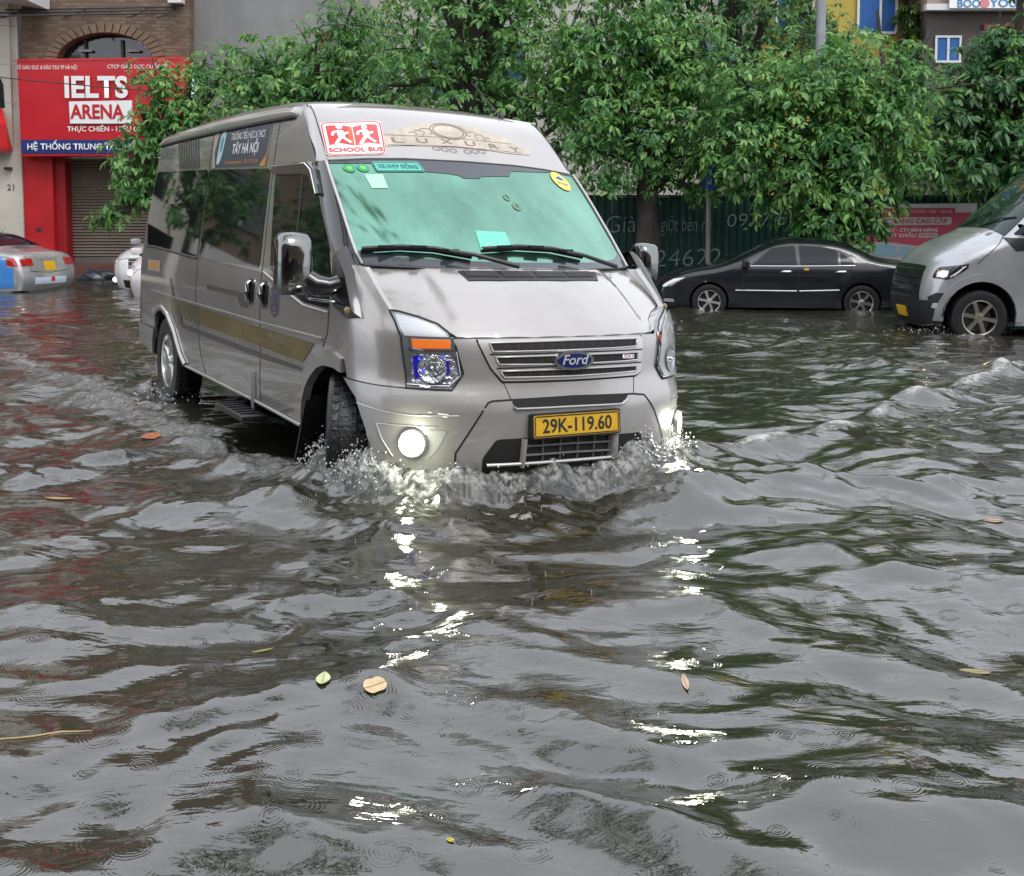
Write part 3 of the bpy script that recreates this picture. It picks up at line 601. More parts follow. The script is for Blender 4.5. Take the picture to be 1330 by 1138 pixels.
for sgn in (-1, 1):
    pillar('windscreen_pillar', 1.318, 1.905, GLOSSB, sgn); pillar('roof_corner', 1.905, 2.272, VANP, sgn)
    mb = MB(); pts = [Vector(vws(sgn*(pchip(EY, z)+.004), z, .01)) for z in [1.33+.57*k/10 for k in range(11)]]; mb.tube(pts, .008, 6).build('pillar_trim', SILVERP, van, True)
header = patch('header_panel', [(-.838, 1.908), (-.82, 2.10), (-.797, 2.268), (-.4, 2.30), (0, 2.312), (.4, 2.30), (.797, 2.268), (.82, 2.10), (.838, 1.908), (.6, 1.93), (.384, 1.942), (0, 1.946), (-.384, 1.942), (-.6, 1.93)], vws, VANP, van, .05, .003, .02)
ribbon('seam', [(-.838, 1.906), (-.6, 1.929), (-.384, 1.940), (0, 1.944), (.384, 1.940), (.6, 1.929), (.838, 1.906)], vws, .010, GAP, header, .004, 4)
for sgn in (-1, 1): ribbon('seam', [(sgn*.832, 1.93), (sgn*.812, 2.12), (sgn*.79, 2.26)], vws, .006, GAP, header, .005, 4)
# roof cap (loft)
vs = []; fs = []; NS = 40
def roof_z(x): return pchip([(-4.86, 2.285), (-4.78, 2.325), (-4.5, 2.352), (-2.5, 2.378), (-1.5, 2.362), (-1.15, 2.338), (-.98, 2.318), (-.86, 2.295)], x)
SEC = [(.012, 2.212, 0), (.022, 2.218, 0), (.024, 2.25, 0), (.006, 2.282, 0)]
for i in range(NS+1):
    x = -.86-4.0*i/NS; zc = roof_z(x); w0 = vW(x, 2.24); row = []
    dz = (zc-2.36)*.6
    if x > -1.06: w0 -= (x+1.06)*.42
    prof = [(w0+.012, 2.205+dz*.3), (w0+.022, 2.216+dz*.3), (w0+.022, 2.245+dz*.6), (w0+.004, 2.280+dz*.9), (w0-.04, zc-.055), (w0-.10, zc-.033), (w0-.25, zc-.016), (w0-.5, zc-.004), (0, zc)]
    row = [(x, -y, z) for y, z in prof]+[(x, y, z) for y, z in prof[::-1][1:]]
    vs += row
nn = 17
for i in range(NS):
    for j in range(nn-1): fs.append((i*nn+j, i*nn+j+1, (i+1)*nn+j+1, (i+1)*nn+j))
fs.append(tuple(range(NS*nn, NS*nn+nn))); fs.append(tuple(range(nn))[::-1])
mb = MB(); mb.add(vs, fs); roof_o = mb.build('roof', VANP, van, True)
for sgn in (-1, 1): MB().tube([(x, sgn*(vW(x, 2.2)+.012-(max(0, x+1.06)*.42)), 2.202+(roof_z(x)-2.36)*.2) for x in [-.92-3.9*k/20 for k in range(21)]], .008, 6).build('rain_gutter', GAP, roof_o, True)
MB().tube([(-.93, .56, 2.30), (-1.28, .52, 2.56)], [.006, .002], 6).build('aerial', BLACK, roof_o, True); MB().lathe([(.024, -.02), (.02, .012), (.008, .03)], 12, 'z', (-.92, .562, 2.295)).build('aerial_base', BLACK, roof_o, True)
MB().box((-.93, .815, 2.262), (.05, .03, .018)).build('gutter_end', SILVERP, roof_o, False, .004)
# back, floor, inner arches
bk = [(vW(-4.8, z), z) for z in (.42, .6, .9, 1.2, 1.6, 1.97, 2.25)]
mb = MB(); mb.poly([(-4.80, -y, z) for y, z in bk]+[(-4.80, y, z) for y, z in bk[::-1]]); mb.build('rear_door', VANP, van)
mb = MB(); mb.box((-4.80, 0, .50), (.14, 1.72, .18)); mb.build('rear_bumper', VANP2, van, False, .03)
mb = MB(); mb.box((-2.0, 0, .56), (5.1, 1.34, .52)); mb.box((-1.9, 0, .43), (2.35, 1.86, .06)); mb.box((-2.4, 0, 1.1), (4.6, 1.82, .5)); mb.build('underbody', M('underbody_black', (.008, .008, .008), .8), van)
for x in (-3.75, 0):
    for sgn in (-1, 1):
        mb = MB(); n = 16; vs = []
        for k in range(n+1):
            q = math.pi*k/n-.25*0; rr = .47
            for yy in (.66, .955): vs.append((x+rr*1.06*math.cos(q), sgn*yy, .36+rr*.93*math.sin(q)))
        mb.add(vs, [(2*k, 2*k+1, 2*k+3, 2*k+2) for k in range(n)]); mb.build('wheel_arch_liner', M('underbody_black'), van, True)
for sgn in (-1, 1):
    make_wheel(van, (-.01, sgn*.85, .365), .37, .225, .225, sgn, 6, steer=-.41)
    make_wheel(van, (-3.75, sgn*.862, .365), .365, .225, .215, sgn, 5)
    mb = MB(); mb.add([(-.37, sgn*.97, .56), (-.37, sgn*.70, .56), (-.52, sgn*.70, .10), (-.52, sgn*.99, .10), (-.385, sgn*.97, .56), (-.385, sgn*.70, .56), (-.54, sgn*.70, .10), (-.54, sgn*.99, .10)], [(0, 1, 2, 3), (7, 6, 5, 4), (0, 3, 7, 4), (1, 5, 6, 2)]); mb.build('mud_flap', RUBBER, van)
st = MB().box((-1.38, -1.05, .315), (.62, .17, .035)).build('side_step', BLACK, van, False, .008)
for k in range(6): MB().box((-1.62+k*.09, -1.05, .336), (.03, .13, .008)).build('step_ridge', RUBBER, st)
ribbon('hanging_trim', [(-1.309, .575), (-1.32, .47), (-1.353, .30)], vsideR, .03, SILVERP, van, .012, 4, height=.012)
# mirrors
def mirror(cx, cy, cz, sgn, dx, dy, dz):
    mb = MB(); n = 20
    rings = [(-.5, .86), (-.46, .97), (-.30, 1.0), (.0, 1.0), (.30, .97), (.44, .88), (.5, .72)]; vs = []
    for hx, s_ in [(-.5, .90), (-.3, 1.0), (.1, .97), (.36, .86), (.5, .60)]:
        for k in range(n):
            q = 2*math.pi*k/n; e = .42
            yy = math.copysign(abs(math.cos(q))**e, math.cos(q))*dy/2*s_; zz = math.copysign(abs(math.sin(q))**e, math.sin(q))*dz/2*s_
            vs.append((cx+hx*dx, cy+yy, cz+zz))
    m = 5
    fs = [(i*n+k, i*n+(k+1) % n, (i+1)*n+(k+1) % n, (i+1)*n+k) for i in range(m-1) for k in range(n)]+[tuple(range(n))[::-1], tuple(range((m-1)*n, m*n))]
    mb.add(vs, fs); mr = mb.build('mirror', M('mirror_chrome', (.22, .225, .215), .09, 1.), van, True)
    b0 = [vbody(sgn*u, z, .012) for u, z in ((1.10, 1.41), (1.03, 1.425), (.93, 1.30), (.845, 1.13), (.82, 1.07), (.90, 1.055), (.985, 1.085), (1.05, 1.24))]
    c_ = Vector((sum(p[0] for p in b0)/8, sum(p[1] for p in b0)/8, sum(p[2] for p in b0)/8))
    mb = MB(); vs = [Vector(p)-Vector((0, sgn*.03, 0)) for p in b0]+[Vector(p) for p in b0]+[Vector(p).lerp(c_, .22)+Vector((.005, sgn*.035, 0)) for p in b0]
    fs = [(i*8+k, i*8+(k+1) % 8, (i+1)*8+(k+1) % 8, (i+1)*8+k) for i in range(2) for k in range(8)]+[tuple(range(16, 24))]
    mb.add(vs, fs); mb.build('mirror_base', GLOSSB, mr, True)
    e0 = Vector((cx+.02, cy-sgn*dy*.3, cz-dz*.20)); e1 = c_+Vector((.0, sgn*.03, .02))
    MB().tube([e0, e0.lerp(e1, .3)+Vector((.01, 0, -.035)), e0.lerp(e1, .7)+Vector((.01, 0, -.03)), e1], [.05, .058, .05, .045], 12).build('mirror_arm', GLOSSB, mr, True)
    e0b = e0+Vector((0, 0, -.07)); e1b = e1+Vector((-.02, -sgn*.02, -.10))
    MB().tube([e0b, e0b+Vector((0, -sgn*.02, -.045)), e1b+Vector((0, sgn*.03, .0)), e1b], .0075, 8).build('mirror_bracket', M('dull_chrome'), mr, True)
    MB().lathe([(.001, .012), (.014, .01), (.018, 0)], 10, 'x', tuple(Vector(vbody(sgn*.865, 1.105, .05)))).build('mirror_bolt', M('brass_bolt', (.4, .33, .16), .35, .8), mr, True)
mirror(.10, -1.225, 1.33, -1, .15, .19, .335)
mirror(-.02, 1.14, 1.352, 1, .13, .16, .26)

# --- stickers on the header --------------------------------------------
RED = M('red_vinyl', (.62, .02, .025), .35, 0, .3); ORR = M('orange_red_vinyl', (.66, .10, .02), .35, 0, .3); PNK = M('coral_vinyl', (.66, .05, .06), .35, 0, .3)
SB = [(-.797, 2.142), (-.415, 2.178), (-.478, 1.958), (-.835, 1.93)]
def inset(P, s, t):  # bilinear point of the sticker quad: s 0..1 left-right, t 0..1 bottom-top
    (tl, tr, br, bl) = P
    return (bl[0]*(1-s)*(1-t)+br[0]*s*(1-t)+tr[0]*s*t+tl[0]*(1-s)*t, bl[1]*(1-s)*(1-t)+br[1]*s*(1-t)+tr[1]*s*t+tl[1]*(1-s)*t)
sbfn = lambda s, t, o=0.: vws(*inset(SB, s, t), o)
bus = patch('school_bus_sticker', rounded([(0, 0), (1, 0), (1, 1), (0, 1)], .1), sbfn, WHITE, van, .3, .006)
ribbon('sticker_border', rounded([(.02, .025), (.98, .025), (.98, .975), (.02, .975)], .1), sbfn, .008, RED, bus, .0075, 2, True)
patch('book_page', [(.08, .31), (.28, .36), (.49, .28), (.49, .82), (.30, .90), (.08, .88)], sbfn, RED, bus, .2, .0075)
patch('book_page', [(.40, .32), (.49, .28), (.49, .82), (.43, .85)], sbfn, ORR, bus, .2, .0085)
patch('book_page', [(.51, .28), (.72, .36), (.92, .31), (.92, .88), (.72, .90), (.51, .82)], sbfn, PNK, bus, .2, .0075)
def figure(cx, cz, k, m_):
    patch('child_figure', ellipse((cx, cz+.24*k), .055*k, .075*k, 14), sbfn, WHITE, bus, .3, .009)
    for pts, w_ in (([(cx-.005, cz+.13), (cx+.01*m_, cz-.06)], .034), ([(cx, cz+.12), (cx-.11*m_, cz+.08), (cx-.14*m_, cz-.02)], .014), ([(cx, cz+.12), (cx+.08*m_, cz+.02), (cx+.13*m_, cz+.07)], .014), ([(cx+.01*m_, cz-.05), (cx-.05*m_, cz-.16), (cx-.11*m_, cz-.30)], .017), ([(cx+.01*m_, cz-.05), (cx+.09*m_, cz-.16), (cx+.15*m_, cz-.24)], .017)):
        ribbon('child_figure', pts, sbfn, w_*1.25, WHITE, bus, .0095, 5)
figure(.29, .60, 1, 1); figure(.70, .60, .9, 1)
text_on('lettering', 'SCHOOL BUS', sbfn, .505, .155, .052, RED, bus, .0085, .028, width=.33)
BEIGE = M('beige_emblem', (.50, .43, .34), .4, 0, .3, vary=.3, vscale=9); INK = M('emblem_ink', (.20, .165, .14), .5)
em = patch('luxury_emblem', [(-.455, 2.095), (-.30, 2.135), (-.12, 2.185), (0, 2.192), (.12, 2.192), (.25, 2.178), (.424, 2.128), (.586, 2.045), (.56, 2.018), (.40, 2.018), (.20, 2.03), (0, 2.035), (-.2, 2.035), (-.455, 2.013)], vws, BEIGE, van, .08, .0055)
for r in (1., .84): ribbon('emblem_ring', ellipse((.015, 2.138), .125*r, .052*r, 30), vws, .007, INK, em, .007, 1, True)
for s_ in (-1, 1):
    for k in range(3): ribbon('emblem_scroll', ellipse((.015+s_*(.16+.05*k), 2.128-.012*k), .042-.008*k, .018-.004*k, 14, .3 if s_ > 0 else math.pi-.3, 4.6 if s_ > 0 else math.pi-4.6), vws, .005, INK, em, .007, 1)
    for k in range(3): ribbon('emblem_scroll', ellipse((.03+s_*(.05+.055*k), 2.012+.004*k), .024, .012, 12), vws, .005, INK, em, .007, 1, True)
for i, ch in enumerate('LUXURY'): text_on('lettering', ch, vws, -.37+.166*i, 2.066-.004*abs(i-2.2)**1.5, .066, INK, em, .0075, .006, width=.075)
ribbon('emblem_rule', [(-.44, 2.085), (0, 2.095), (.45, 2.085)], vws, .004, INK, em, .007, 8); ribbon('emblem_rule', [(-.44, 2.022), (0, 2.038), (.5, 2.026)], vws, .004, INK, em, .007, 8)
# ================================================================== ground and flood water
ZW = .13
mobj('road', [(-400, -300, -.16), (400, -300, -.16), (400, 500, -.16), (-400, 500, -.16)], [(0, 1, 2, 3)], M('asphalt', (.05, .05, .05), .8, vary=.3, vscale=2, bump=.4, bscale=40))['kind'] = 'structure'
mb = MB(); mb.box((0, 35.4, -.05), (300, 20, .2)); mb.box((8, 22.9, -.055), (20, 5.2, .2)); pv = mb.build('pavement', M('paving', (.22, .2, .18), .7, vary=.3), None); pv['kind'] = 'structure'
rng = np.random.default_rng(11)
_tab = rng.random((256, 256))
def vnoise(x, y, seed=0):
    x = x+seed*17.37; y = y+seed*9.71
    xi = np.floor(x).astype(int); yi = np.floor(y).astype(int); fx = x-xi; fy = y-yi
    fx = fx*fx*fx*(fx*(fx*6-15)+10); fy = fy*fy*fy*(fy*(fy*6-15)+10)
    g = lambda i, j: _tab[i & 255, j & 255]
    return ((g(xi, yi)*(1-fx)+g(xi+1, yi)*fx)*(1-fy)+(g(xi, yi+1)*(1-fx)+g(xi+1, yi+1)*fx)*fy)*2-1
def fbm(x, y, seed=0, oct=4, gain=.5):
    s = 0; a = 1; f = 1
    for k in range(oct): s = s+a*vnoise(x*f, y*f, seed+k); a *= gain; f *= 2.03
    return s
_c, _s = math.cos(VT['yaw']), math.sin(VT['yaw'])
def vlocal(x, y): dx = x-VT['tx']; dy = y-VT['ty']; return dx*_s-dy*_c, dx*_c+dy*_s
def dnose(x, y):
    """distance outside the minibus outline at the waterline, and position along it"""
    lx, ly = vlocal(x, y); a = .77; b = .96; n = 2.9
    m = ((np.abs(np.maximum(lx-X0, 0))/a)**n+(np.abs(ly)/b)**n)**(1/n)
    front = (m-1)*np.hypot(np.maximum(lx-X0, 0), ly)/np.maximum(m, .2)
    side_ = np.abs(ly)-b
    return np.where(lx > X0, front, side_), lx, ly
def dpoly(x, y, pts):
    best = np.full(x.shape, 1e9)
    for (ax, ay), (bx, by) in zip(pts, pts[1:]):
        vx, vy = bx-ax, by-ay; t = np.clip(((x-ax)*vx+(y-ay)*vy)/(vx*vx+vy*vy), 0, 1)
        best = np.minimum(best, np.hypot(x-ax-t*vx, y-ay-t*vy))
    return best
comps = []
for k in range(130):
    lam = .15*(2.3/.15)**rng.random(); th = math.pi/2+rng.normal()*.62
    if k % 5 == 0: th = rng.random()*6.28
    sl = .0185*(1.0 if lam > .45 else 1.05); comps.append((2*math.pi/lam*math.cos(th), 2*math.pi/lam*math.sin(th), sl*lam/6.283, rng.random()*6.28, lam, rng.integers(0, 3)))
def zpts(*p): return [unz(a, b, ZW+.03)[:2] for a, b in p]
RIDGE = [  # crests seen on the flood: (points, width, height, foam)
    (zpts((870, 600), (960, 582), (1060, 560), (1150, 530), (1240, 505), (1330, 470)), .13, .05, .75),
    (zpts((900, 640), (1050, 625), (1200, 628), (1330, 640)), .22, .05, 0),
    (zpts((880, 437), (1000, 440), (1120, 452), (1250, 470), (1330, 486)), .28, .05, .5),
    (zpts((900, 455), (1050, 462), (1200, 480)), .3, .04, .35),
    (zpts((330, 600), (230, 590), (120, 600), (20, 620)), .22, .05, .25),
    (zpts((330, 660), (200, 655), (60, 690)), .25, .045, .0),
    (zpts((200, 500), (120, 492), (20, 500)), .35, .06, .35),
    (zpts((0, 415), (90, 408), (180, 400)), .5, .05, .4),
    (zpts((1000, 430), (1180, 436), (1330, 440)), .3, .05, .5),
    (zpts((640, 800), (900, 792), (1010, 835), (1150, 866), (1400, 900)), .10, .026, 0), (zpts((700, 900), (860, 950), (960, 1005), (1120, 1060), (1400, 1085)), .11, .030, 0), (zpts((760, 1010), (900, 1070), (1080, 1130), (1300, 1150)), .09, .024, 0),
    (zpts((-60, 985), (150, 950), (330, 900), (520, 880)), .12, .026, 0), (zpts((60, 1100), (250, 1050), (450, 1060), (640, 1110)), .11, .026, 0), (zpts((-40, 800), (160, 815), (380, 770), (560, 765)), .13, .03, 0),
]
def water_h(x, y, dx):
    """height above the mean level, and foam amount"""
    wx = x+.22*vnoise(x*.9, y*.9, 3)+.06*vnoise(x*3, y*3, 5); wy = y+.22*vnoise(x*.9, y*.9, 4)+.06*vnoise(x*3, y*3, 6)
    env = [np.clip(.95+.7*vnoise(x*.45, y*.45, 20+i), .5, 1.6) for i in range(3)]
    h = np.zeros(x.shape)
    for kx, ky, a, ph, lam, e in comps:
        att = np.clip(lam/(3.2*dx)-.6, 0, 1); h += a*att*env[e]*np.sin(kx*wx+ky*wy+ph)
    h = h-.35*np.abs(h)*0
    d, lx, ly = dnose(x, y); foam = np.zeros(x.shape)
    # bow wave pushed ahead of the bumper and along the front wheels
    fr = np.clip((lx+.30)/.55, 0, 1); fr = fr*fr*(3-2*fr); nz = fbm(x*5, y*5, 30, 4)
    crest = (.125*np.exp(-((np.maximum(d, -.02)+.01)/.12)**2)+.085*np.exp(-(np.maximum(d, 0)/.42)**2))*fr
    h = h+crest*(1+.35*nz)+.03*np.exp(-((d-.42)/.13)**2)*fr+.025*np.exp(-((d-.8)/.17)**2)*fr*(lx > -.5)
    foam = np.maximum(foam, np.exp(-np.maximum(d-.06, 0)/.12)*fr*.8)
    # churned side wake
    sidew = np.clip((.2-lx)/.3, 0, 1)*np.exp(-((d-.12-.10*np.maximum(-lx, 0))/.25)**2)
    h = h+sidew*(.02+.03*fbm(x*4, y*4, 40, 4)); foam = np.maximum(foam, .55*sidew)
    rearw = np.exp(-((lx+5.4)/1.2)**2-(ly/1.3)**2); h = h+rearw*.05*fbm(x*3, y*3, 44, 4); foam = np.maximum(foam, .6*rearw)
    for pts, wd, ht, fo in RIDGE:
        dd = dpoly(x+.10*vnoise(x*1.6, y*1.6, 50), y+.12*vnoise(x*1.6, y*1.6, 51), pts); g = np.exp(-(dd/wd)**2); q = fbm(x*3, y*3, 52, 4)
        h = h+ht*g*(1+.5*q); foam = np.maximum(foam, fo*np.exp(-(dd/(wd*.75))**2)*(.75+.5*q))
    # dimple the level inside the minibus outline so that nothing pokes through its floor
    far = np.clip((y-7)/6, 0, 1); foam = np.maximum(foam, far*.30*np.clip(fbm(x*.9, y*1.5, 60, 4)+.25, 0, 1))
    return h, foam
def axis(c0, c1, d0, lo, hi, g0, g1):
    a = [c0]
    while a[-1] < c1: a.append(a[-1]+d0)
    d = d0
    while a[-1] < hi: d *= g1; a.append(a[-1]+d)
    b = [c0]; d = d0
    while b[-1] > lo: d *= g0; b.append(b[-1]-d)
    return np.array(b[:0:-1]+a)
gx = axis(-2.7, 2.9, .0175, -70, 70, 1.032, 1.032); gy = axis(2.0, 6.6, .0155, -25, 25.45, 1.07, 1.0095)
GX, GY = np.meshgrid(gx, gy); DX = np.maximum(np.gradient(gx)[None, :]+0*GY, .7*np.gradient(gy)[:, None]+0*GX)
H, F = water_h(GX, GY, DX)
def grid_mesh(name, X, Y, Z, mat, foam=None):
    ny, nx = X.shape; me = bpy.data.meshes.new(name)
    co = np.stack([X, Y, Z], -1).reshape(-1, 3).astype(np.float32); i = np.arange(ny*nx).reshape(ny, nx)
    q = np.stack([i[:-1, :-1], i[:-1, 1:], i[1:, 1:], i[1:, :-1]], -1).reshape(-1, 4).astype(np.int32)
    me.vertices.add(len(co)); me.vertices.foreach_set('co', co.ravel()); me.loops.add(q.size); me.loops.foreach_set('vertex_index', q.ravel())
    me.polygons.add(len(q)); me.polygons.foreach_set('loop_start', np.arange(0, q.size, 4, dtype=np.int32)); me.polygons.foreach_set('loop_total', np.full(len(q), 4, dtype=np.int32))
    me.polygons.foreach_set('use_smooth', np.ones(len(q), dtype=bool)); me.update(calc_edges=True); me.validate()
    if foam is not None: at = me.attributes.new('foam', 'FLOAT', 'POINT'); at.data.foreach_set('value', foam.reshape(-1).astype(np.float32))
    return link(name, me, mat)
def water_material():
    m = bpy.data.materials.new('flood_water'); m.use_nodes = True; t = m.node_tree; L = t.links; N = t.nodes.new; b = t.nodes['Principled BSDF']
    geo = N('ShaderNodeNewGeometry'); P = geo.outputs['Position']
    def math_(op, a, c=None, clamp=False):
        n = N('ShaderNodeMath'); n.operation = op; n.use_clamp = clamp
        for i, q in enumerate((a, c)):
            if q is None: continue
            if isinstance(q, (int, float)): n.inputs[i].default_value = q
            else: L.new(q, n.inputs[i])
        return n.outputs[0]
    # rings of rain drops: one ring per voronoi cell, random size and age
    total = None
    for k, (cell, amp) in enumerate(((.26, 1.), (.16, .8), (.38, 1.1), (.21, .7))):
        mp = N('ShaderNodeMapping'); mp.inputs['Location'].default_value = (k*3.7, k*1.9, 0); mp.inputs['Scale'].default_value = (1, 1, 0); L.new(P, mp.inputs[0])
        v = N('ShaderNodeTexVoronoi'); v.voronoi_dimensions = '2D'; v.inputs['Scale'].default_value = 1/cell; v.inputs['Randomness'].default_value = 1; wob = N('ShaderNodeTexNoise'); wob.inputs['Scale'].default_value = 14; L.new(P, wob.inputs['Vector']); vm = N('ShaderNodeVectorMath'); vm.operation = 'MULTIPLY_ADD'; L.new(wob.outputs['Color'], vm.inputs[0]); vm.inputs[1].default_value = (.022, .022, 0); L.new(mp.outputs[0], vm.inputs[2]); L.new(vm.outputs[0], v.inputs['Vector'])
        sp = N('ShaderNodeSeparateColor'); L.new(v.outputs['Color'], sp.inputs[0])
        d = math_('MULTIPLY', v.outputs['Distance'], cell)                       # metres from the drop
        rad = math_('MULTIPLY_ADD', sp.outputs[0], .065); rad.node.inputs[2].default_value = .010
        e = math_('SUBTRACT', d, rad); wv = math_('MULTIPLY', e, 560); sn = math_('SINE', wv)
        g = math_('MULTIPLY', e, 1/.016); g = math_('MULTIPLY', g, g); g = math_('MULTIPLY', g, -1); g = math_('EXPONENT', g)
        age = math_('SUBTRACT', 1.05, sp.outputs[0]); keep = math_('GREATER_THAN', sp.outputs[1], .60)
        r = math_('MULTIPLY', math_('MULTIPLY', math_('MULTIPLY', sn, g), age), math_('MULTIPLY', keep, amp))
        total = r if total is None else math_('ADD', total, r)
    n1 = N('ShaderNodeTexNoise'); n1.inputs['Scale'].default_value = 7; n1.inputs['Detail'].default_value = 5; n1.inputs['Distortion'].default_value = .6
    mp = N('ShaderNodeMapping'); mp.inputs['Scale'].default_value = (.6, 1.35, 1); L.new(P, mp.inputs[0]); L.new(mp.outputs[0], n1.inputs['Vector'])
    b1 = N('ShaderNodeBump'); b1.inputs['Strength'].default_value = .36; b1.inputs['Distance'].default_value = .015; L.new(n1.outputs['Fac'], b1.inputs['Height'])
    n4 = N('ShaderNodeTexNoise'); n4.inputs['Scale'].default_value = 3.2; n4.inputs['Detail'].default_value = 4; n4.inputs['Distortion'].default_value = .8; L.new(mp.outputs[0], n4.inputs['Vector']); b4 = N('ShaderNodeBump'); b4.inputs['Strength'].default_value = .3; b4.inputs['Distance'].default_value = .035; ca = N('ShaderNodeAttribute'); ca.attribute_name = 'chop'; L.new(math_('MULTIPLY', n4.outputs['Fac'], math_('ADD', math_('MULTIPLY', ca.outputs['Fac'], 3.4), 1)), b4.inputs['Height']); L.new(b4.outputs[0], b1.inputs['Normal'])
    b2 = N('ShaderNodeBump'); b2.inputs['Strength'].default_value = .42; b2.inputs['Distance'].default_value = .0018; L.new(total, b2.inputs['Height']); L.new(b1.outputs[0], b2.inputs['Normal'])
    # foam: bubbles where the water is churned
    at = N('ShaderNodeAttribute'); at.attribute_name = 'foam'
    n2 = N('ShaderNodeTexNoise'); n2.inputs['Scale'].default_value = 16; n2.inputs['Detail'].default_value = 8; n2.inputs['Roughness'].default_value = .7; L.new(P, n2.inputs['Vector'])
    s = math_('ADD', math_('MULTIPLY', at.outputs['Fac'], .62), math_('MULTIPLY', n2.outputs['Fac'], 1.0))
    fm = N('ShaderNodeMapRange'); fm.interpolation_type = 'SMOOTHSTEP'; fm.inputs[1].default_value = .74; fm.inputs[2].default_value = 1.08; L.new(s, fm.inputs[0])
    f = math_('MULTIPLY', fm.outputs[0], math_('GREATER_THAN', at.outputs['Fac'], .03))
    n3 = N('ShaderNodeTexNoise'); n3.inputs['Scale'].default_value = .8; n3.inputs['Detail'].default_value = 3; L.new(P, n3.inputs['Vector'])
    murk = N('ShaderNodeMixRGB'); murk.inputs[1].default_value = (.015, .0145, .0085, 1); murk.inputs[2].default_value = (.030, .028, .018, 1); L.new(n3.outputs['Fac'], murk.inputs[0])
    mx = N('ShaderNodeMixRGB'); L.new(f, mx.inputs[0]); L.new(murk.outputs[0], mx.inputs[1]); mx.inputs[2].default_value = (.46, .46, .44, 1)
    L.new(mx.outputs[0], b.inputs['Base Color'])
    ro = N('ShaderNodeMapRange'); ro.inputs[3].default_value = .022; ro.inputs[4].default_value = .35; L.new(f, ro.inputs[0]); L.new(ro.outputs[0], b.inputs['Roughness'])
    b.inputs['IOR'].default_value = 1.66; b.inputs['Specular IOR Level'].default_value = 1.
    b3 = N('ShaderNodeBump'); b3.inputs['Strength'].default_value = .8; b3.inputs['Distance'].default_value = .03; L.new(math_('MULTIPLY', n2.outputs['Fac'], f), b3.inputs['Height']); L.new(b2.outputs[0], b3.inputs['Normal'])
    L.new(b3.outputs[0], b.inputs['Normal'])
    return m
WATER = water_material()
wt = grid_mesh('flood_water', GX, GY, ZW+H, WATER, F); wt['kind'] = 'structure'; at_ = wt.data.attributes.new('chop', 'FLOAT', 'POINT'); at_.data.foreach_set('value', np.clip((GY-6.5)/6, 0, 1).reshape(-1).astype(np.float32))
# ---- churned bow splash: fine ridged sheet round the front, with drops thrown up
us = np.linspace(-1.32, 1.12, 620); ds = np.linspace(-.04, .25, 100); U_, D_ = np.meshgrid(us, ds)
a_ = np.abs(U_); ph = np.minimum(a_, 1)*math.pi/2; n_ = 2.9; A_, B_ = .77, .96
r0 = ((np.cos(ph)/A_)**n_+(np.sin(ph)/B_)**n_)**(-1/n_)+D_
LX = np.where(a_ < 1, X0+r0*np.cos(ph), X0-(a_-1)*1.0); LY = np.sign(U_)*np.where(a_ < 1, r0*np.sin(ph), B_+D_)
SX = VT['tx']+LX*_s+LY*_c; SY = VT['ty']-LX*_c+LY*_s
Hs, Fs = water_h(SX, SY, np.full(SX.shape, .02))
TU, TD = U_*1.5, D_
tb = fbm(TU*14, TD*24, 70, 4, .5); rd = 1-np.abs(fbm(TU*10+.5*tb, TD*17+.4*tb, 80, 4, .5))
edge = np.clip((.25-D_)/.13, 0, 1)*np.clip((1.12-U_)/.2, 0, 1)*np.clip((U_+1.32)/.25, 0, 1); edge = edge*edge*(3-2*edge)
cr = np.exp(-((D_-.035)/.085)**2); blob = np.clip(.62+.75*fbm(TU*2.6, TD*2.2, 90, 3), .05, 1.5)
SZ = ZW+Hs-.03*(1-edge)+edge*(.005+cr*blob*(.03*rd+.032*tb))
SPL = bpy.data.materials.new('splash_water'); SPL.use_nodes = True
t = SPL.node_tree; b = t.nodes['Principled BSDF']; g_ = t.nodes.new('ShaderNodeNewGeometry'); nn_ = t.nodes.new('ShaderNodeTexNoise'); nn_.inputs['Scale'].default_value = 22; nn_.inputs['Detail'].default_value = 8; nn_.inputs['Roughness'].default_value = .72
t.links.new(g_.outputs['Position'], nn_.inputs['Vector']); rp = t.nodes.new('ShaderNodeValToRGB'); rp.color_ramp.elements[0].position = .42; rp.color_ramp.elements[1].position = .74
rp.color_ramp.elements[0].color = (.03, .03, .026, 1); rp.color_ramp.elements[1].color = (.78, .78, .76, 1); t.links.new(nn_.outputs['Fac'], rp.inputs[0]); fa = t.nodes.new('ShaderNodeAttribute'); fa.attribute_name = 'foam'; ml = t.nodes.new('ShaderNodeMixRGB'); ml.inputs[1].default_value = (.02, .02, .015, 1); t.links.new(fa.outputs['Fac'], ml.inputs[0]); t.links.new(rp.outputs[0], ml.inputs[2]); t.links.new(ml.outputs[0], b.inputs['Base Color'])
b.inputs['Roughness'].default_value = .07; b.inputs['IOR'].default_value = 1.36; b.inputs['Specular IOR Level'].default_value = .8
bp = t.nodes.new('ShaderNodeBump'); bp.inputs['Strength'].default_value = .6; bp.inputs['Distance'].default_value = .007; t.links.new(nn_.outputs['Fac'], bp.inputs['Height']); t.links.new(bp.outputs[0], b.inputs['Normal'])
sp_o = grid_mesh('bow_splash', SX, SY, SZ, SPL, np.clip(edge*cr*(.25+.55*blob)+.35*edge*cr*np.clip(rd+.5*tb-.3, -.5, 1), 0, 1.3)); tag(sp_o, 'white churned bow splash in front of the silver school minibus', 'splash', None, 'stuff')
DROP = M('water_drop', (.45, .45, .44), .04, 0, 0, 1.)
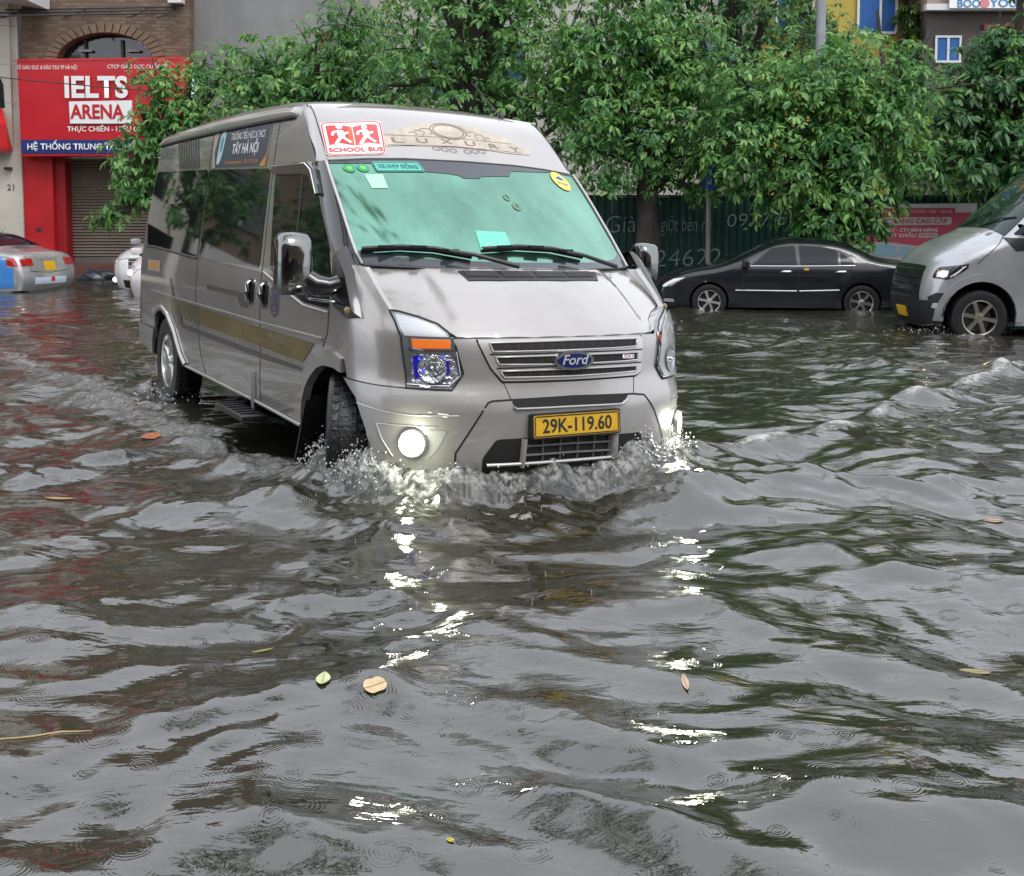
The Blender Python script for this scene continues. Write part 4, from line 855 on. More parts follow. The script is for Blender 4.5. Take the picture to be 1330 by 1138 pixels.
def drops(name, n, gen, parent=None):
    bm_ = bmesh.new(); bmesh.ops.create_icosphere(bm_, subdivisions=1, radius=1); bv = [v.co.copy() for v in bm_.verts]; bf = [tuple(v.index for v in f.verts) for f in bm_.faces]; bm_.free()
    V = []; Fc = []
    for _ in range(n):
        p, r, st = gen(); k = len(V); V += [(p[0]+q.x*r, p[1]+q.y*r, p[2]+q.z*r*st) for q in bv]; Fc += [tuple(i+k for i in f) for f in bf]
    return mobj(name, V, Fc, DROP, parent, True)
def dgen():
    while 1:
        i = random.randrange(SX.shape[0]); j = random.randrange(SX.shape[1])
        if random.random() < cr[i, j]*edge[i, j]*min(1.2, blob[i, j]): break
    return (SX[i, j]+random.gauss(0, .03), SY[i, j]+random.gauss(0, .03), SZ[i, j]+abs(random.gauss(0, .035))), random.choice((.0015, .002, .002, .003, .003, .0045, .006)), random.uniform(.8, 1.8)
drops('splash_drops', 2200, dgen, sp_o)['kind'] = 'stuff'
def wheel_spray(name, label, cx, cy, wx, wy, n, h):
    o = drops(name, n, lambda: ((random.gauss(cx, wx), random.gauss(cy, wy), ZW+abs(random.gauss(0, h))), random.choice((.003, .004, .006, .009)), random.uniform(.8, 1.6)))
    return tag(o, label, 'splash', None, 'stuff')
wc = VMAT @ Vector((-3.75, -1.02, 0)); wheel_spray('wheel_spray', 'small water drops thrown up beside the rear wheel of the silver minibus', wc.x, wc.y-.1, .25, .25, 260, .045)
q = unz(1235, 432, ZW); wheel_spray('wheel_spray', 'foaming spray at the front wheel of the silver van on the right', q[0], q[1], .30, .12, 260, .04)
# jets where big drops hit
mb = MB()
for _ in range(26):
    px, py = random.uniform(400, 950), random.uniform(640, 800)
    q = unz(px, py, ZW); h_ = random.uniform(.006, .026); r_ = random.uniform(.0009, .0018); z0 = ZW+float(water_h(np.array([q[0]]), np.array([q[1]]), np.array([.02]))[0][0])
    mb.tube([(q[0], q[1], z0-.004), (q[0]+random.gauss(0, .001), q[1], z0+h_*.5), (q[0]+random.gauss(0, .002), q[1], z0+h_)], [r_*1.6, r_*.7, r_], 5)
tag(mb.build('rain_splashes', DROP, None, True), 'tiny jets of water where rain drops hit the flood', 'rain splash', None, 'stuff')
# ================================================================== buildings, fence, street furniture
def wallpoly(name, pts, Y, depth, mat, parent=None):
    """(px, py) outline on the plane y=Y, pushed back by depth"""
    A = [uny(a, b, Y) for a, b in pts]; n = len(A); B = [(p[0], p[1]+depth, p[2]) for p in A]
    mb = MB(); mb.add(A+B, [tuple(range(n)), tuple(range(2*n-1, n-1, -1))]+[(i, i+n, (i+1) % n+n, (i+1) % n) for i in range(n)])
    return mb.build(name, mat, parent)
def bx(name, x0, x1, y0, y1, z0, z1, mat, parent=None, bevel=0): return MB().box(((x0+x1)/2, (y0+y1)/2, (z0+z1)/2), (abs(x1-x0), abs(y1-y0), abs(z1-z0))).build(name, mat, parent, False, bevel)
YB = 27.5
def X(px, Y=YB): return uny(px, 283, Y)[0]
def Zp(py, Y=YB): return uny(665, py, Y)[2]
def brick_mat():
    m = M('brown_brick', (.2, .12, .08), .8); t = m.node_tree; b = t.nodes['Principled BSDF']; tc = t.nodes.new('ShaderNodeTexCoord'); mp = t.nodes.new('ShaderNodeMapping'); mp.inputs['Rotation'].default_value = (R(90), 0, 0)
    br = t.nodes.new('ShaderNodeTexBrick'); br.inputs['Scale'].default_value = 1; br.inputs['Brick Width'].default_value = .24; br.inputs['Row Height'].default_value = .085; br.inputs['Mortar Size'].default_value = .012
    br.inputs['Color1'].default_value = (.11, .06, .038, 1); br.inputs['Color2'].default_value = (.20, .135, .085, 1); br.inputs['Mortar'].default_value = (.10, .085, .07, 1)  # bricks darkened, the awning's shade is put into their colours
    t.links.new(tc.outputs['Object'], mp.inputs[0]); t.links.new(mp.outputs[0], br.inputs['Vector']); t.links.new(br.outputs['Color'], b.inputs['Base Color'])
    bp = t.nodes.new('ShaderNodeBump'); bp.inputs['Distance'].default_value = .02; bp.inputs['Strength'].default_value = .6; bp.invert = True; t.links.new(br.outputs['Fac'], bp.inputs['Height']); t.links.new(bp.outputs[0], b.inputs['Normal']); return m
BRICK = brick_mat(); REDW = M('red_wall_paint', (.46, .008, .012), .5, vary=.2, vscale=1.5); CREAM = M('cream_render', (.55, .51, .44), .8, vary=.16, vscale=.8, bump=.15, bscale=30)
CONC = M('bare_concrete', (.24, .24, .235), .85, vary=.28, vscale=.7, stretch=(1, 1, .35), bump=.2, bscale=12); STEEL = M('dark_steel', (.03, .03, .032), .5, vary=.3, vscale=8)
SHUT = M('shutter_taupe', (.20, .165, .135), .45, .2, vary=.15, vscale=2, stretch=(.3, .3, 3)); GLAZE = M('window_glass', (.015, .02, .024), .05, 0, 0, .9); FRAMEW = M('white_frame', (.6, .6, .6), .5)
# --- brick shop house
sh_ = empty('brick_shop_house', (X(135), YB, 0)); tag(sh_, 'brown brick shop house with arched window and red ground floor', 'building')
def ch(o, par):
    o.parent = par; o.matrix_parent_inverse = par.matrix_world.inverted() if par.matrix_world != Matrix() else Matrix.Translation(-Vector(par.location)); return o
acx, arx, ary, aby = 136, 62, 37, 80
outl = [(28, 212), (28, -420), (246, -420), (246, 212), (246, aby)]+[(acx+arx*math.cos(a), aby-ary*math.sin(a)) for a in [math.pi*k/18 for k in range(19)]]+[(28, aby)]
outl = [(28, aby), (28, -420), (246, -420), (246, aby)]+[(acx+arx*math.cos(math.pi*k/18), aby-ary*math.sin(math.pi*k/18)) for k in range(19)]
uw = ch(wallpoly('brick_wall', outl, YB, .4, BRICK), sh_)
arcs = [(acx+math.cos(math.pi*k/18)*(arx+16), aby-math.sin(math.pi*k/18)*(ary+13)) for k in range(19)]+[(acx+math.cos(math.pi*k/18)*arx*.99, aby-math.sin(math.pi*k/18)*ary*.99) for k in range(18, -1, -1)]
ARCH = M('arch_brick', (.19, .13, .085), .8, vary=.3, vscale=6)
for k in range(22):   # voussoirs of the arch, each a brick
    a0, a1 = math.pi*k/22+.012, math.pi*(k+1)/22-.012
    q = [(acx+math.cos(a)*(arx+dx), aby-math.sin(a)*(ary+dy)) for a, dx, dy in ((a0, 16, 13), (a1, 16, 13), (a1, 1, 1), (a0, 1, 1))]
    ch(wallpoly('arch_brick', q, YB-.07, .12, ARCH), sh_)
ch(wallpoly('arched_window', [(acx-arx, aby+2)]+[(acx+arx*math.cos(math.pi-math.pi*k/14), aby-ary*math.sin(math.pi*k/14)) for k in range(15)], YB+.3, .05, GLAZE), sh_)
for px in (112, 160): ch(bx('window_bar', X(px)-.03, X(px)+.03, YB+.22, YB+.28, Zp(80), Zp(50), STEEL), sh_)
for px, w_ in ((113, .16), (175, .16)): ch(bx('window_lamp', X(px)-w_, X(px)+w_, YB+.16, YB+.22, Zp(66), Zp(63), M('lamp_tin', (.25, .25, .24), .5)), sh_)
for k in range(3):
    for j in range(2): ch(bx('upper_window', X(70+95*j), X(112+95*j), YB-.02, YB+.03, Zp(-120-110*k), Zp(-60-110*k), GLAZE), sh_)
rp_ = ch(bx('red_pillar', X(33), X(71), YB-.05, YB+.6, -.1, Zp(199), REDW), sh_); ch(bx('red_pillar', X(71)+.004, X(84), YB+.10, YB+.6, -.1, Zp(199), M('shaded_red_and_trim', (.30, .006, .01), .5)), sh_)  # return face's shade put into this darker red; same red on awning trim
ch(bx('red_pillar', X(232), X(246), YB-.05, YB+.6, -.1, Zp(199), REDW), sh_); ch(bx('lintel', X(30), X(246), YB+.02, YB+.4, Zp(203), Zp(79), BRICK), sh_)
mb = MB(); z = .62; vs = []; fs = []; z1 = Zp(200); n = int((z1-z)/.075)
for i in range(n+1):   # curled slats of the roller shutter
    zz = z+i*.075; vs += [(X(84), YB+.50, zz), (X(234), YB+.50, zz), (X(84), YB+.462, zz+.036), (X(234), YB+.462, zz+.036)]
for i in range(n): k = 4*i; fs += [(k, k+1, k+3, k+2), (k+2, k+3, k+5, k+4)]
mb.add(vs, fs); ch(mb.build('roller_shutter', SHUT), sh_)
STEPM = M('brown_step_tile', (.11, .045, .035), .35, vary=.25, vscale=3)
for k in range(3): ch(bx('step', X(76)+.05*k, X(236), YB-.75+.33*k, YB+.55, -.1+.003*k, .20+.14*k, STEPM, None, .01), sh_)
ch(bx('pillar_hole', X(51)-.06, X(51)+.06, YB-.06, YB-.045, Zp(301), Zp(296), STEEL), sh_)
# awning frame of thin bars over the arch
af = empty('awning_frame', (X(120), YB-.8, Zp(25))); tag(af, 'rusty dark awning frame of thin bars above the arched window', 'metal frame')
for py, dy in ((14, -.1), (22, -.5), (30, -.9), (34, -1.3)): ch(MB().tube([(X(18 if py < 30 else 6), YB+dy, Zp(py)), (X(236), YB+dy, Zp(py-4))], .02, 6).build('bar', STEEL), af)
for px in (42, 118, 196, 233): ch(MB().tube([(X(px), YB, Zp(12)), (X(px), YB-.6, Zp(24)), (X(px), YB-1.35, Zp(36))], .022, 6).build('bracket', STEEL), af)
# sign board with raised lettering
YS = YB-.42; sg_ = empty('shop_sign', (X(128, YS), YS, Zp(140, YS))); tag(sg_, 'red shop sign board reading IELTS ARENA with blue bottom strip', 'sign')
SRED = M('sign_red', (.50, .006, .016), .35, 0, .2, vary=.12, vscale=1.2); SBLU = M('sign_blue', (.014, .03, .16), .4)
ch(wallpoly('sign_panel', [(22, 77), (240, 74), (240, 203), (28, 203)], YS, .42, SRED), sg_)
ch(wallpoly('blue_strip', [(27.6, 181.5), (239, 181.5), (239, 199.5), (28.2, 199.5)], YS-.02, .03, SBLU), sg_)
sf = flat((0, YS, 0), (1, 0, 0), (0, 0, 1), (0, -1, 0))
def stext(s, px0, px1, py, hpx, mat=WHITE, bold=.03, off=.05, **kw):
    o = text_on('lettering', s, sf, X((px0+px1)/2, YS), Zp(py, YS), hpx/52.7*1.38*YS/YB, mat, None, off, bold, width=X(px1, YS)-X(px0, YS), **kw); return ch(o, sg_)
stext('SỞ GIÁO DỤC & ĐÀO TẠO TP HÀ NỘI', 29, 106, 88, 5, bold=.005, off=.02); stext('CTCP GIÁO DỤC QUỐC TẾ', 145, 222, 87, 5, bold=.005, off=.02)
stext('IELTS', 89, 170.5, 115, 27, bold=.032, off=.06)
ch(wallpoly('name_block', [(89.5, 132), (171, 130.5), (171, 160.5), (91, 160.5)], YS-.05, .05, WHITE), sg_)
stext('ARENA', 96, 166, 146.5, 18, SRED, .03, .06); stext('THỰC CHIẾN - HIỆU QUẢ', 91, 196, 168, 6.5, bold=.016, off=.02)
stext('HỆ THỐNG TRUNG TÂM NGOẠI NGỮ', 39, 228, 191, 7.8, bold=.02, off=.05)
LEDM = M('sign_stud', (.5, .05, .04), .4)
mb = MB()
for k in range(66): mb.box((X(24+k*3.25, YS), YS-.015, Zp(79.3-k*.04, YS)), (.022, .03, .03)); mb.box((X(29+k*3.18, YS), YS-.015, Zp(201.6, YS)), (.022, .03, .03))
o_ = ch(mb.build('border_studs', LEDM), sg_); o_['kind'] = 'stuff'
# --- cream house on the left
ch_ = empty('cream_house', (X(-40), YB, 0)); tag(ch_, 'cream rendered house numbered 21 at the left edge', 'building')
ch(bx('wall', -20, X(29.5), YB+.02, YB+9, -.1, Zp(-420), CREAM), ch_)
ch(bx('wall_pier', X(2), X(32.5), YB-.10, YB+.02, -.1, Zp(196), CREAM), ch_); ch(bx('wall_pier', X(4), X(21), YB-.06, YB+.02, Zp(196), Zp(-420), CREAM), ch_)
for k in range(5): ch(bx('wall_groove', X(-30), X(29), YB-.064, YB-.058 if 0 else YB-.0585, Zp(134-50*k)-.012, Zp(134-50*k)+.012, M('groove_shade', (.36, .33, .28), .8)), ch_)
ch(bx('dark_shutter', X(-60), X(1.5), YB-.02, YB+.02, .1, Zp(198), SHUT), ch_)
hf = flat((0, YB-.10, 0), (1, 0, 0), (0, 0, 1), (0, -1, 0))
ch(text_on('house_number', '21', hf, X(18.5), Zp(244), .21, M('number_ink', (.06, .06, .06), .5), None, .012, .005), ch_)
ch(bx('wall_lamp', X(12), X(21), YB-.22, YB-.10, Zp(221), Zp(217.5), STEEL, None, .01), ch_)
ch(wallpoly('arched_window', [(-30, 140), (-30, 110), (-22, 96), (-12, 90), (-2, 97), (4, 110), (6, 140)], YB-.075, .05, GLAZE), ch_)
for k in range(2):
    for j in range(3): ch(bx('window', X(-120-160*k), X(-40-160*k), YB-.03, YB+.03, 3.9+3.2*j, 5.9+3.2*j, GLAZE), ch_)
    ch(bx('shop_front', X(-190-160*k), X(-70-160*k), YB-.03, YB+.03, .5, 3.0, DGLASS), ch_)
aw = empty('shop_awning', (X(-30), YB-.5, 3.6)); tag(aw, 'bright red box awning at the left edge beside the red sign', 'awning')
mb = MB(); a0, a1 = X(-140), X(24.5); zt, zb = Zp(141), Zp(196)
mb.add([(a0, YB-.1, zt), (a1-.28, YB-.1, zt), (a1, YB-.5, zt-.42), (a0, YB-.5, zt-.42), (a0, YB-.1, zb), (a1-.05, YB-.1, zb), (a1, YB-.5, zb), (a0, YB-.5, zb)], [(0, 1, 2, 3), (3, 2, 6, 7), (1, 5, 6, 2), (4, 7, 6, 5), (0, 3, 7, 4)]); ch(mb.build('cover', M('awning_red', (.52, .008, .012), .45)), aw)
ch(bx('trim', a0, a1+.02, YB-.53, YB-.504, zb-.05, zb+.05, M('shaded_red_and_trim')), aw)
cp_ = empty('roof_canopy', (X(20), YB-1.2, 6.6)); tag(cp_, 'pale canopy slab with thin red edge in the top left corner', 'canopy')
mb = MB(); p = [(X(-160), YB-1.5, Zp(-24)), (X(76), YB-1.5, Zp(15)), (X(74), YB-.05, Zp(14)), (X(-160), YB-.05, Zp(-24))]; mb.add(p+[(a, b, c+.55) for a, b, c in p], [(0, 1, 2, 3), (0, 4, 5, 1), (1, 5, 6, 2), (4, 7, 6, 5)]); ch(mb.build('slab', FRAMEW), cp_)
ch(MB().tube([(X(-160), YB-1.52, Zp(-26)+.12), (X(75), YB-1.52, Zp(12)+.12)], .03, 6).build('edge_trim', REDW), cp_)
# --- grey concrete building
gb = empty('grey_concrete_building', (X(340), YB+.7, 0)); tag(gb, 'plain grey concrete building wall behind the trees', 'building')
ch(bx('wall', X(246.5), X(440), YB+.65, YB+9, -.1, 13.5, CONC), gb); ch(bx('parapet', X(228), X(246), YB-.25, YB+.6, Zp(6), Zp(-6), FRAMEW), gb)
for k in range(4): ch(bx('joint', X(250), X(440), YB+.640, YB+.648, 3.2+2.2*k, 3.22+2.2*k, M('joint_dark', (.12, .12, .12), .9)), gb)
for k in range(2): ch(bx('window', X(410), X(428), YB+.62, YB+.66, Zp(58-70*k), Zp(38-70*k), REDW if k == 0 else GLAZE), gb)
# --- pale house behind the middle trees
YM = 34.0; pm = empty('pale_house', (X(760, YM), YM, 0)); tag(pm, 'pale house glimpsed through gaps in the middle trees', 'building')
ch(bx('wall', X(400, YM), X(1010, YM), YM, YM+8, -.1, 12.5, M('pale_render', (.42, .40, .36), .8, vary=.2, vscale=.6)), pm)
for k in range(6): 
    wn = ch(bx('window', X(440+95*k, YM), X(490+95*k, YM), YM-.03, YM+.03, 5.2, 7.0, M('blue_glass', (.02, .07, .16), .1, 0, 0, .8)), pm); ch(bx('window_frame', X(463+95*k, YM), X(467+95*k, YM), YM-.06, YM-.031, 5.2, 7.0, FRAMEW), pm)
# --- yellow house with blue curtains
YY = 32.0; yh = empty('yellow_house', (X(1140, YY), YY, 0)); tag(yh, 'yellow walled house with bright blue window behind the lamp post', 'building')
ch(bx('wall', X(1000, YY), X(1166, YY), YY, YY+8, -.1, 10.5, M('yellow_render', (.45, .34, .06), .8, vary=.2, vscale=.9)), yh)
CURT = M('blue_curtain', (.012, .10, .33), .6, vary=.3, vscale=8, stretch=(3, 1, .2))
for px, x1 in ((1108, 1157), (1004, 1050)):
    ch(bx('window', X(px, YY), X(x1, YY), YY-.04, YY+.02, Zp(42, YY), Zp(-70, YY), CURT), yh)
    for a in (px, (px+x1)/2+4, x1): ch(bx('window_frame', X(a-1.5, YY), X(a+1.5, YY), YY-.08, YY-.041, Zp(42, YY), Zp(-70, YY), FRAMEW), yh)
    ch(bx('window_frame', X(px, YY), X(x1, YY), YY-.085, YY-.042, Zp(45, YY), Zp(41.5, YY), FRAMEW), yh)
# --- dark house with white sign on the right
YD = 31.0; dh = empty('dark_house', (X(1290, YD), YD, 0)); tag(dh, 'dark stained house with small blue window at the upper right', 'building')
DKW = M('stained_render', (.085, .072, .066), .85, vary=.4, vscale=1.2, bump=.3, bscale=14); ch(bx('wall', X(1196, YD), 34, YD, YD+8, -.1, Zp(14, YD), DKW), dh)
ch(bx('roof_band', X(1194, YD), 34.02, YD-.15, YD+8, Zp(14, YD)+.004, Zp(-160, YD), M('pinkish_render', (.34, .25, .21), .8, vary=.2)), dh)
ch(bx('cornice', X(1190, YD), 34.04, YD-.35, YD-.152, Zp(16, YD), Zp(8, YD), FRAMEW), dh)
for a, b in ((1209, 1240), (1345, 1380)):
    ch(bx('window', X(a, YD), X(b, YD), YD-.03, YD+.02, Zp(80, YD), Zp(48, YD), CURT), dh)
    for q in (a, (a+b)/2, b): ch(bx('window_frame', X(q-1.4, YD), X(q+1.4, YD), YD-.06, YD-.031, Zp(81, YD), Zp(47, YD), FRAMEW), dh)
    for q in (80.5, 48): ch(bx('window_frame', X(a-1.4, YD), X(b+1.4, YD), YD-.065, YD-.032, Zp(q+1.4, YD), Zp(q-1.4, YD), FRAMEW), dh)
ch(bx('red_lintel', X(1268, YD), X(1330, YD), YD-.12, YD+.02, Zp(40, YD), Zp(32, YD), M('dark_red', (.2, .02, .03), .6)), dh)
rs = empty('roof_sign', (X(1290, YD), YD-.4, Zp(4, YD))); tag(rs, 'white sign board with blue letters at the top right corner', 'sign')
ch(bx('board', X(1225, YD-.4), X(1420, YD-.4), YD-.44, YD-.38, Zp(11, YD-.4), Zp(-60, YD-.4), WHITE), rs)
rf = flat((0, YD-.44, 0), (1, 0, 0), (0, 0, 1), (0, -1, 0)); BLI = M('sign_blue_ink', (.04, .2, .42), .5)
ch(text_on('lettering', 'BOO', rf, X(1250, YD-.44), Zp(5.2, YD-.44), .30, BLI, None, .012, .02, width=.62), rs); ch(text_on('lettering', 'YOU', rf, X(1295, YD-.44), Zp(4.6, YD-.44), .30, BLI, None, .012, .02, width=.75), rs)
ch(patch('heart_mark', ellipse((X(1270, YD-.44), Zp(4.5, YD-.44)), .14, .12, 16), rf, M('pink_ink', (.6, .2, .22), .5), None, .3, .012), rs)
# --- corrugated fence: each sheet its own part
YF = 21.0; fe = empty('corrugated_fence', (4, YF, 0)); tag(fe, 'dark green corrugated metal fence with chalk writing behind the black sedan', 'fence')
FEN = M('green_sheet_metal', (.014, .062, .050), .45, .2, vary=.35, vscale=1.1, stretch=(1, 1, .4)); FW = 1.08; sheet = None
for i in range(20):
    if sheet is None:
        vs = []; fs = []; k = 0; xx = 0; prof = []
        while xx < FW-.02: prof += [(xx, 0), (xx+.05, 0), (xx+.07, -.028), (xx+.115, -.028)]; xx += .135
        prof.append((FW, 0))
        for (a, b) in prof: vs += [(a, b, 0), (a, b, 2.2)]
        fs = [(2*k, 2*k+2, 2*k+3, 2*k+1) for k in range(len(prof)-1)]
        sheet = bpy.data.meshes.new('sheet'); sheet.from_pydata(vs, [], fs); sheet.materials.append(FEN); sheet.update()
    o = bpy.data.objects.new('sheet', sheet); C.objects.link(o); o.parent = fe; o.location = (-4.6-4+i*FW, random.uniform(-.012, .012), -.20+random.uniform(-.02, .02)); o.rotation_euler = (random.uniform(-.008, .008), 0, 0)
ch(bx('rail', -4.6, 17, YF+.01, YF+.06, 1.6, 1.66, STEEL), fe); ch(bx('capping', -4.6, 17, YF-.045, YF+.03, 1.995, 2.03, FEN), fe)
ff = flat((0, YF-.046, 0), (1, 0, 0), (0, 0, 1), (0, -1, 0)); CHALK = M('chalk', (.20, .25, .24), .9)
for s, px, py, w_, h_, r_ in (('Giàm', 817, 292, 62, 26, .04), ('giột bên rẻ', 891, 292, 66, 22, 0), ('0977', 971, 287, 56, 20, .02), ('50 1', 1035, 285, 50, 20, .0), ('24622', 893, 336, 86, 26, .03)):
    ch(text_on('chalk_writing', s, ff, X(px, YF-.046), Zp(py, YF-.046), h_/69*1.25, CHALK, None, .004, -.012, width=w_/69, rot=r_, shear=.12), fe)
# --- pink banner on the fence
ba = empty('pink_banner', (X(1165, YF-.1), YF-.1, 1.3)); tag(ba, 'pink advertising banner for face masks hung on the fence', 'banner')
YP = YF-.10; PINK = M('banner_pink', (.62, .075, .13), .5, vary=.1, vscale=2); bw = lambda n, q, m_, o_: ch(wallpoly(n, q, YP-o_, .004, m_), ba)
bw('cloth', [(1062, 266), (1269, 264), (1266, 338), (1062, 342)], M('banner_white', (.62, .60, .60), .5), 0); bw('pink_field', [(1064, 271), (1262, 270), (1258, 320), (1240, 326), (1150, 314), (1064, 316)], PINK, .006)
bw('header_strip', [(1240, 267), (1267, 266), (1266, 276), (1241, 276)], M('banner_white'), .012)
bf_ = flat((0, YP, 0), (1, 0, 0), (0, 0, 1), (0, -1, 0)); bt = lambda s, a, b, py, h_, m_=WHITE, bo=.02: ch(text_on('lettering', s, bf_, X((a+b)/2, YP), Zp(py, YP), h_/69*1.35, m_, None, .02, bo, width=X(b, YP)-X(a, YP)), ba)
ch(patch('title_pill', rounded([(X(1118, YP), Zp(293, YP)), (X(1236, YP), Zp(292, YP)), (X(1236, YP), Zp(282, YP)), (X(1118, YP), Zp(283, YP))], .07), bf_, M('banner_white'), None, .3, .014), ba)
bt('KHẨU TRANG CAO CẤP', 1126, 1230, 287.5, 6, M('banner_pink'), .03); bt('TUYỂN ĐẠI LÝ - CTV BÁN HÀNG', 1118, 1218, 299, 4.6); bt('CHIẾT KHẤU', 1142, 1190, 306, 4.6)
ch(patch('title_pill', rounded([(X(1193, YP), Zp(309, YP)), (X(1218, YP), Zp(309, YP)), (X(1218, YP), Zp(302.5, YP)), (X(1193, YP), Zp(302.5, YP))], .04), bf_, M('banner_white'), None, .3, .014), ba); bt('HẤP DẪN', 1195, 1216, 305.8, 4, M('banner_pink')); bt('KHẨU TRANG • BẢO VỆ SỨC KHỎE • ĐẸP • GIÁ RẺ', 1120, 1236, 275, 3.2, WHITE, .0)
for a, b, w_, h_ in ((1150, 325, 34, 13), (1180, 327, 30, 10), (1108, 329, 28, 9)): ch(patch('mask_picture', rounded([(X(a-w_/2, YP), Zp(b+h_/2, YP)), (X(a+w_/2, YP), Zp(b+h_/2+2, YP)), (X(a+w_/2-4, YP), Zp(b-h_/2, YP)), (X(a-w_/2+6, YP), Zp(b-h_/2-2, YP))], .06), bf_, M('mask_blue', (.32, .5, .6), .6), None, .3, .016), ba)
# --- lamp post, sign post, wires
YL = 22.2; lp = empty('lamp_post', (X(1061, YL), YL, 0)); tag(lp, 'tall grey lamp post rising through the trees', 'lamp post'); GALV = M('galvanised', (.30, .32, .34), .45, .5, vary=.2, vscale=3)
MB().tube([(0, 0, -.1), (0, 0, 4), (0, 0, 9.2)], [.12, .105, .075], 14).build('pole', GALV, lp, True); MB().tube([(0, 0, 9.1), (0, -.5, 9.6), (0, -1.8, 9.9)], [.05, .045, .04], 10).build('arm', GALV, lp, True); MB().box((0, -2.1, 9.9), (.28, .7, .12)).build('lamp_head', GALV, lp, False, .03)
YG = 19.4; sp_ = empty('street_sign', (X(920, YG), YG, 0)); tag(sp_, 'slim post with narrow blue sign seen edge on beside the fence', 'sign post')
MB().tube([(0, 0, -.1), (0, 0, Zp(208, YG))], .042, 10).build('post', M('post_grey', (.16, .15, .13), .6, vary=.3, vscale=5), sp_, True)
MB().box((0, .02, Zp(230, YG)), (.07, .5, .46), Matrix.Rotation(.18, 3, 'Z')).build('sign_plate', M('sign_plate_blue', (.01, .04, .22), .4), sp_, False, .008)
def wire(label, a, b, sag, r=.012):
    P = [Vector(a).lerp(Vector(b), k/16)-Vector((0, 0, sag*4*(k/16)*(1-k/16))) for k in range(17)]
    tag(MB().tube(P, r, 5).build('overhead_wire', BLACK, None, True), label, 'wire', 'overhead wires')
wire('black overhead wire crossing in front of the red sign', uny(-260, 70, 24), uny(430, 133, 24.5), .12); wire('black overhead wire running through the trees at the right', uny(1195, 117, 19.2), uny(1500, 62, 17), .08); wire('black overhead wire above the minibus roof between the trees', uny(690, 151, 20.4), uny(1000, 154, 20.6), .03)
# --- rubbish bag on the step
rb = empty('rubbish_bag', (X(124, 26.3), 26.3, .12)); tag(rb, 'dark crumpled rubbish bag lying at the foot of the brown steps', 'bag'); bm_ = bmesh.new(); bmesh.ops.create_icosphere(bm_, subdivisions=4, radius=1)
for v in bm_.verts: p = v.co; k = 1+.28*float(fbm(np.array([p.x*1.7+p.z]), np.array([p.y*1.7]), 5, 4)[0]); v.co = Vector((p.x*.42*k, p.y*.28*k, max(-.1, p.z*.2*k+.06)))
me = bpy.data.meshes.new('sack'); bm_.to_mesh(me); bm_.free(); [setattr(p, 'use_smooth', True) for p in me.polygons]; link('sack', me, M('dark_plastic_bag', (.025, .032, .045), .3, bump=.5, bscale=9), rb); MB().tube([(.3, 0, .1), (.46, -.02, .15)], [.05, .02], 7).build('knot', M('dark_plastic_bag'), rb, True)

# --- the rest of the street: left end of the row, mirrored, and unseen houses added behind the camera to darken reflections
def street_house(name, label, x0, x1, y, face, h, wall, signs):
    """face -1: looks towards -y (far side), +1: looks towards +y (near side)"""
    r = empty(name, ((x0+x1)/2, y, 0)); tag(r, label, 'building', {'shop_house': 'shop houses in the left row', 'unseen_house': 'unseen houses added across the street'}[name]); d = 8*(-face); ch(bx('wall', x0, x1, min(y, y+d), max(y, y+d), -.1, h, wall), r); n = max(1, int((x1-x0)/3.6)); s = (x1-x0)/n
    for i in range(n):
        a = x0+s*i; ch(bx('shop_front', a+.3, a+s-.3, y+face*.02, y+face*.08, .3, 2.7, DGLASS), r)
        for j in range(int((h-4.2)/3.1)): 
            w_ = ch(bx('window', a+s*.25, a+s*.75, y+face*.02, y+face*.07, 4.3+3.1*j, 6.1+3.1*j, GLAZE), r); ch(bx('window_frame', a+s*.5-.03, a+s*.5+.03, y+face*.071, y+face*.1, 4.3+3.1*j, 6.1+3.1*j, FRAMEW), r)
        if signs: ch(bx('fascia', a+.15, a+s-.15, y+face*.03, y+face*.3, 2.9, 3.35, M(*signs[i % len(signs)])), r)
    ch(bx('parapet', x0-.1, x1+.1, min(y-face*.01, y+face*.25), max(y-face*.01, y+face*.25), h-.3, h+.003, FRAMEW), r)
SG = [('fascia_yellow', (.55, .36, .03), .4), ('fascia_red', (.42, .015, .02), .4), ('fascia_blue', (.02, .07, .3), .4), ('fascia_white', (.6, .6, .58), .4)]
DG = M('dark_grey_render', (.14, .13, .12), .8, vary=.3, vscale=.7); BR2 = M('brown_render', (.2, .14, .10), .8, vary=.3, vscale=.7)
street_house('shop_house', 'brown shop house with yellow and red fascias left of the frame, mirrored in the minibus', -38, -20.1, YB, -1, 11, BR2, [SG[0], SG[3]])
street_house('shop_house', 'grey shop house at the far left end of the row, mirrored in the minibus flank', -62, -38.1, YB, -1, 12, DG, [SG[2], SG[0]])
street_house('unseen_house', 'unseen dark grey shop house behind the viewer, added to darken reflections in car paint', -16, 6, -9, 1, 10, DG, SG[1:])
street_house('unseen_house', 'unseen brown shop house to the right behind the viewer, added to darken reflections', 6.1, 40, -9, 1, 9, BR2, SG)
street_house('unseen_house', 'unseen brown terrace to the left behind the viewer, added to darken reflections', -60, -16.1, -9, 1, 10, BR2, SG)
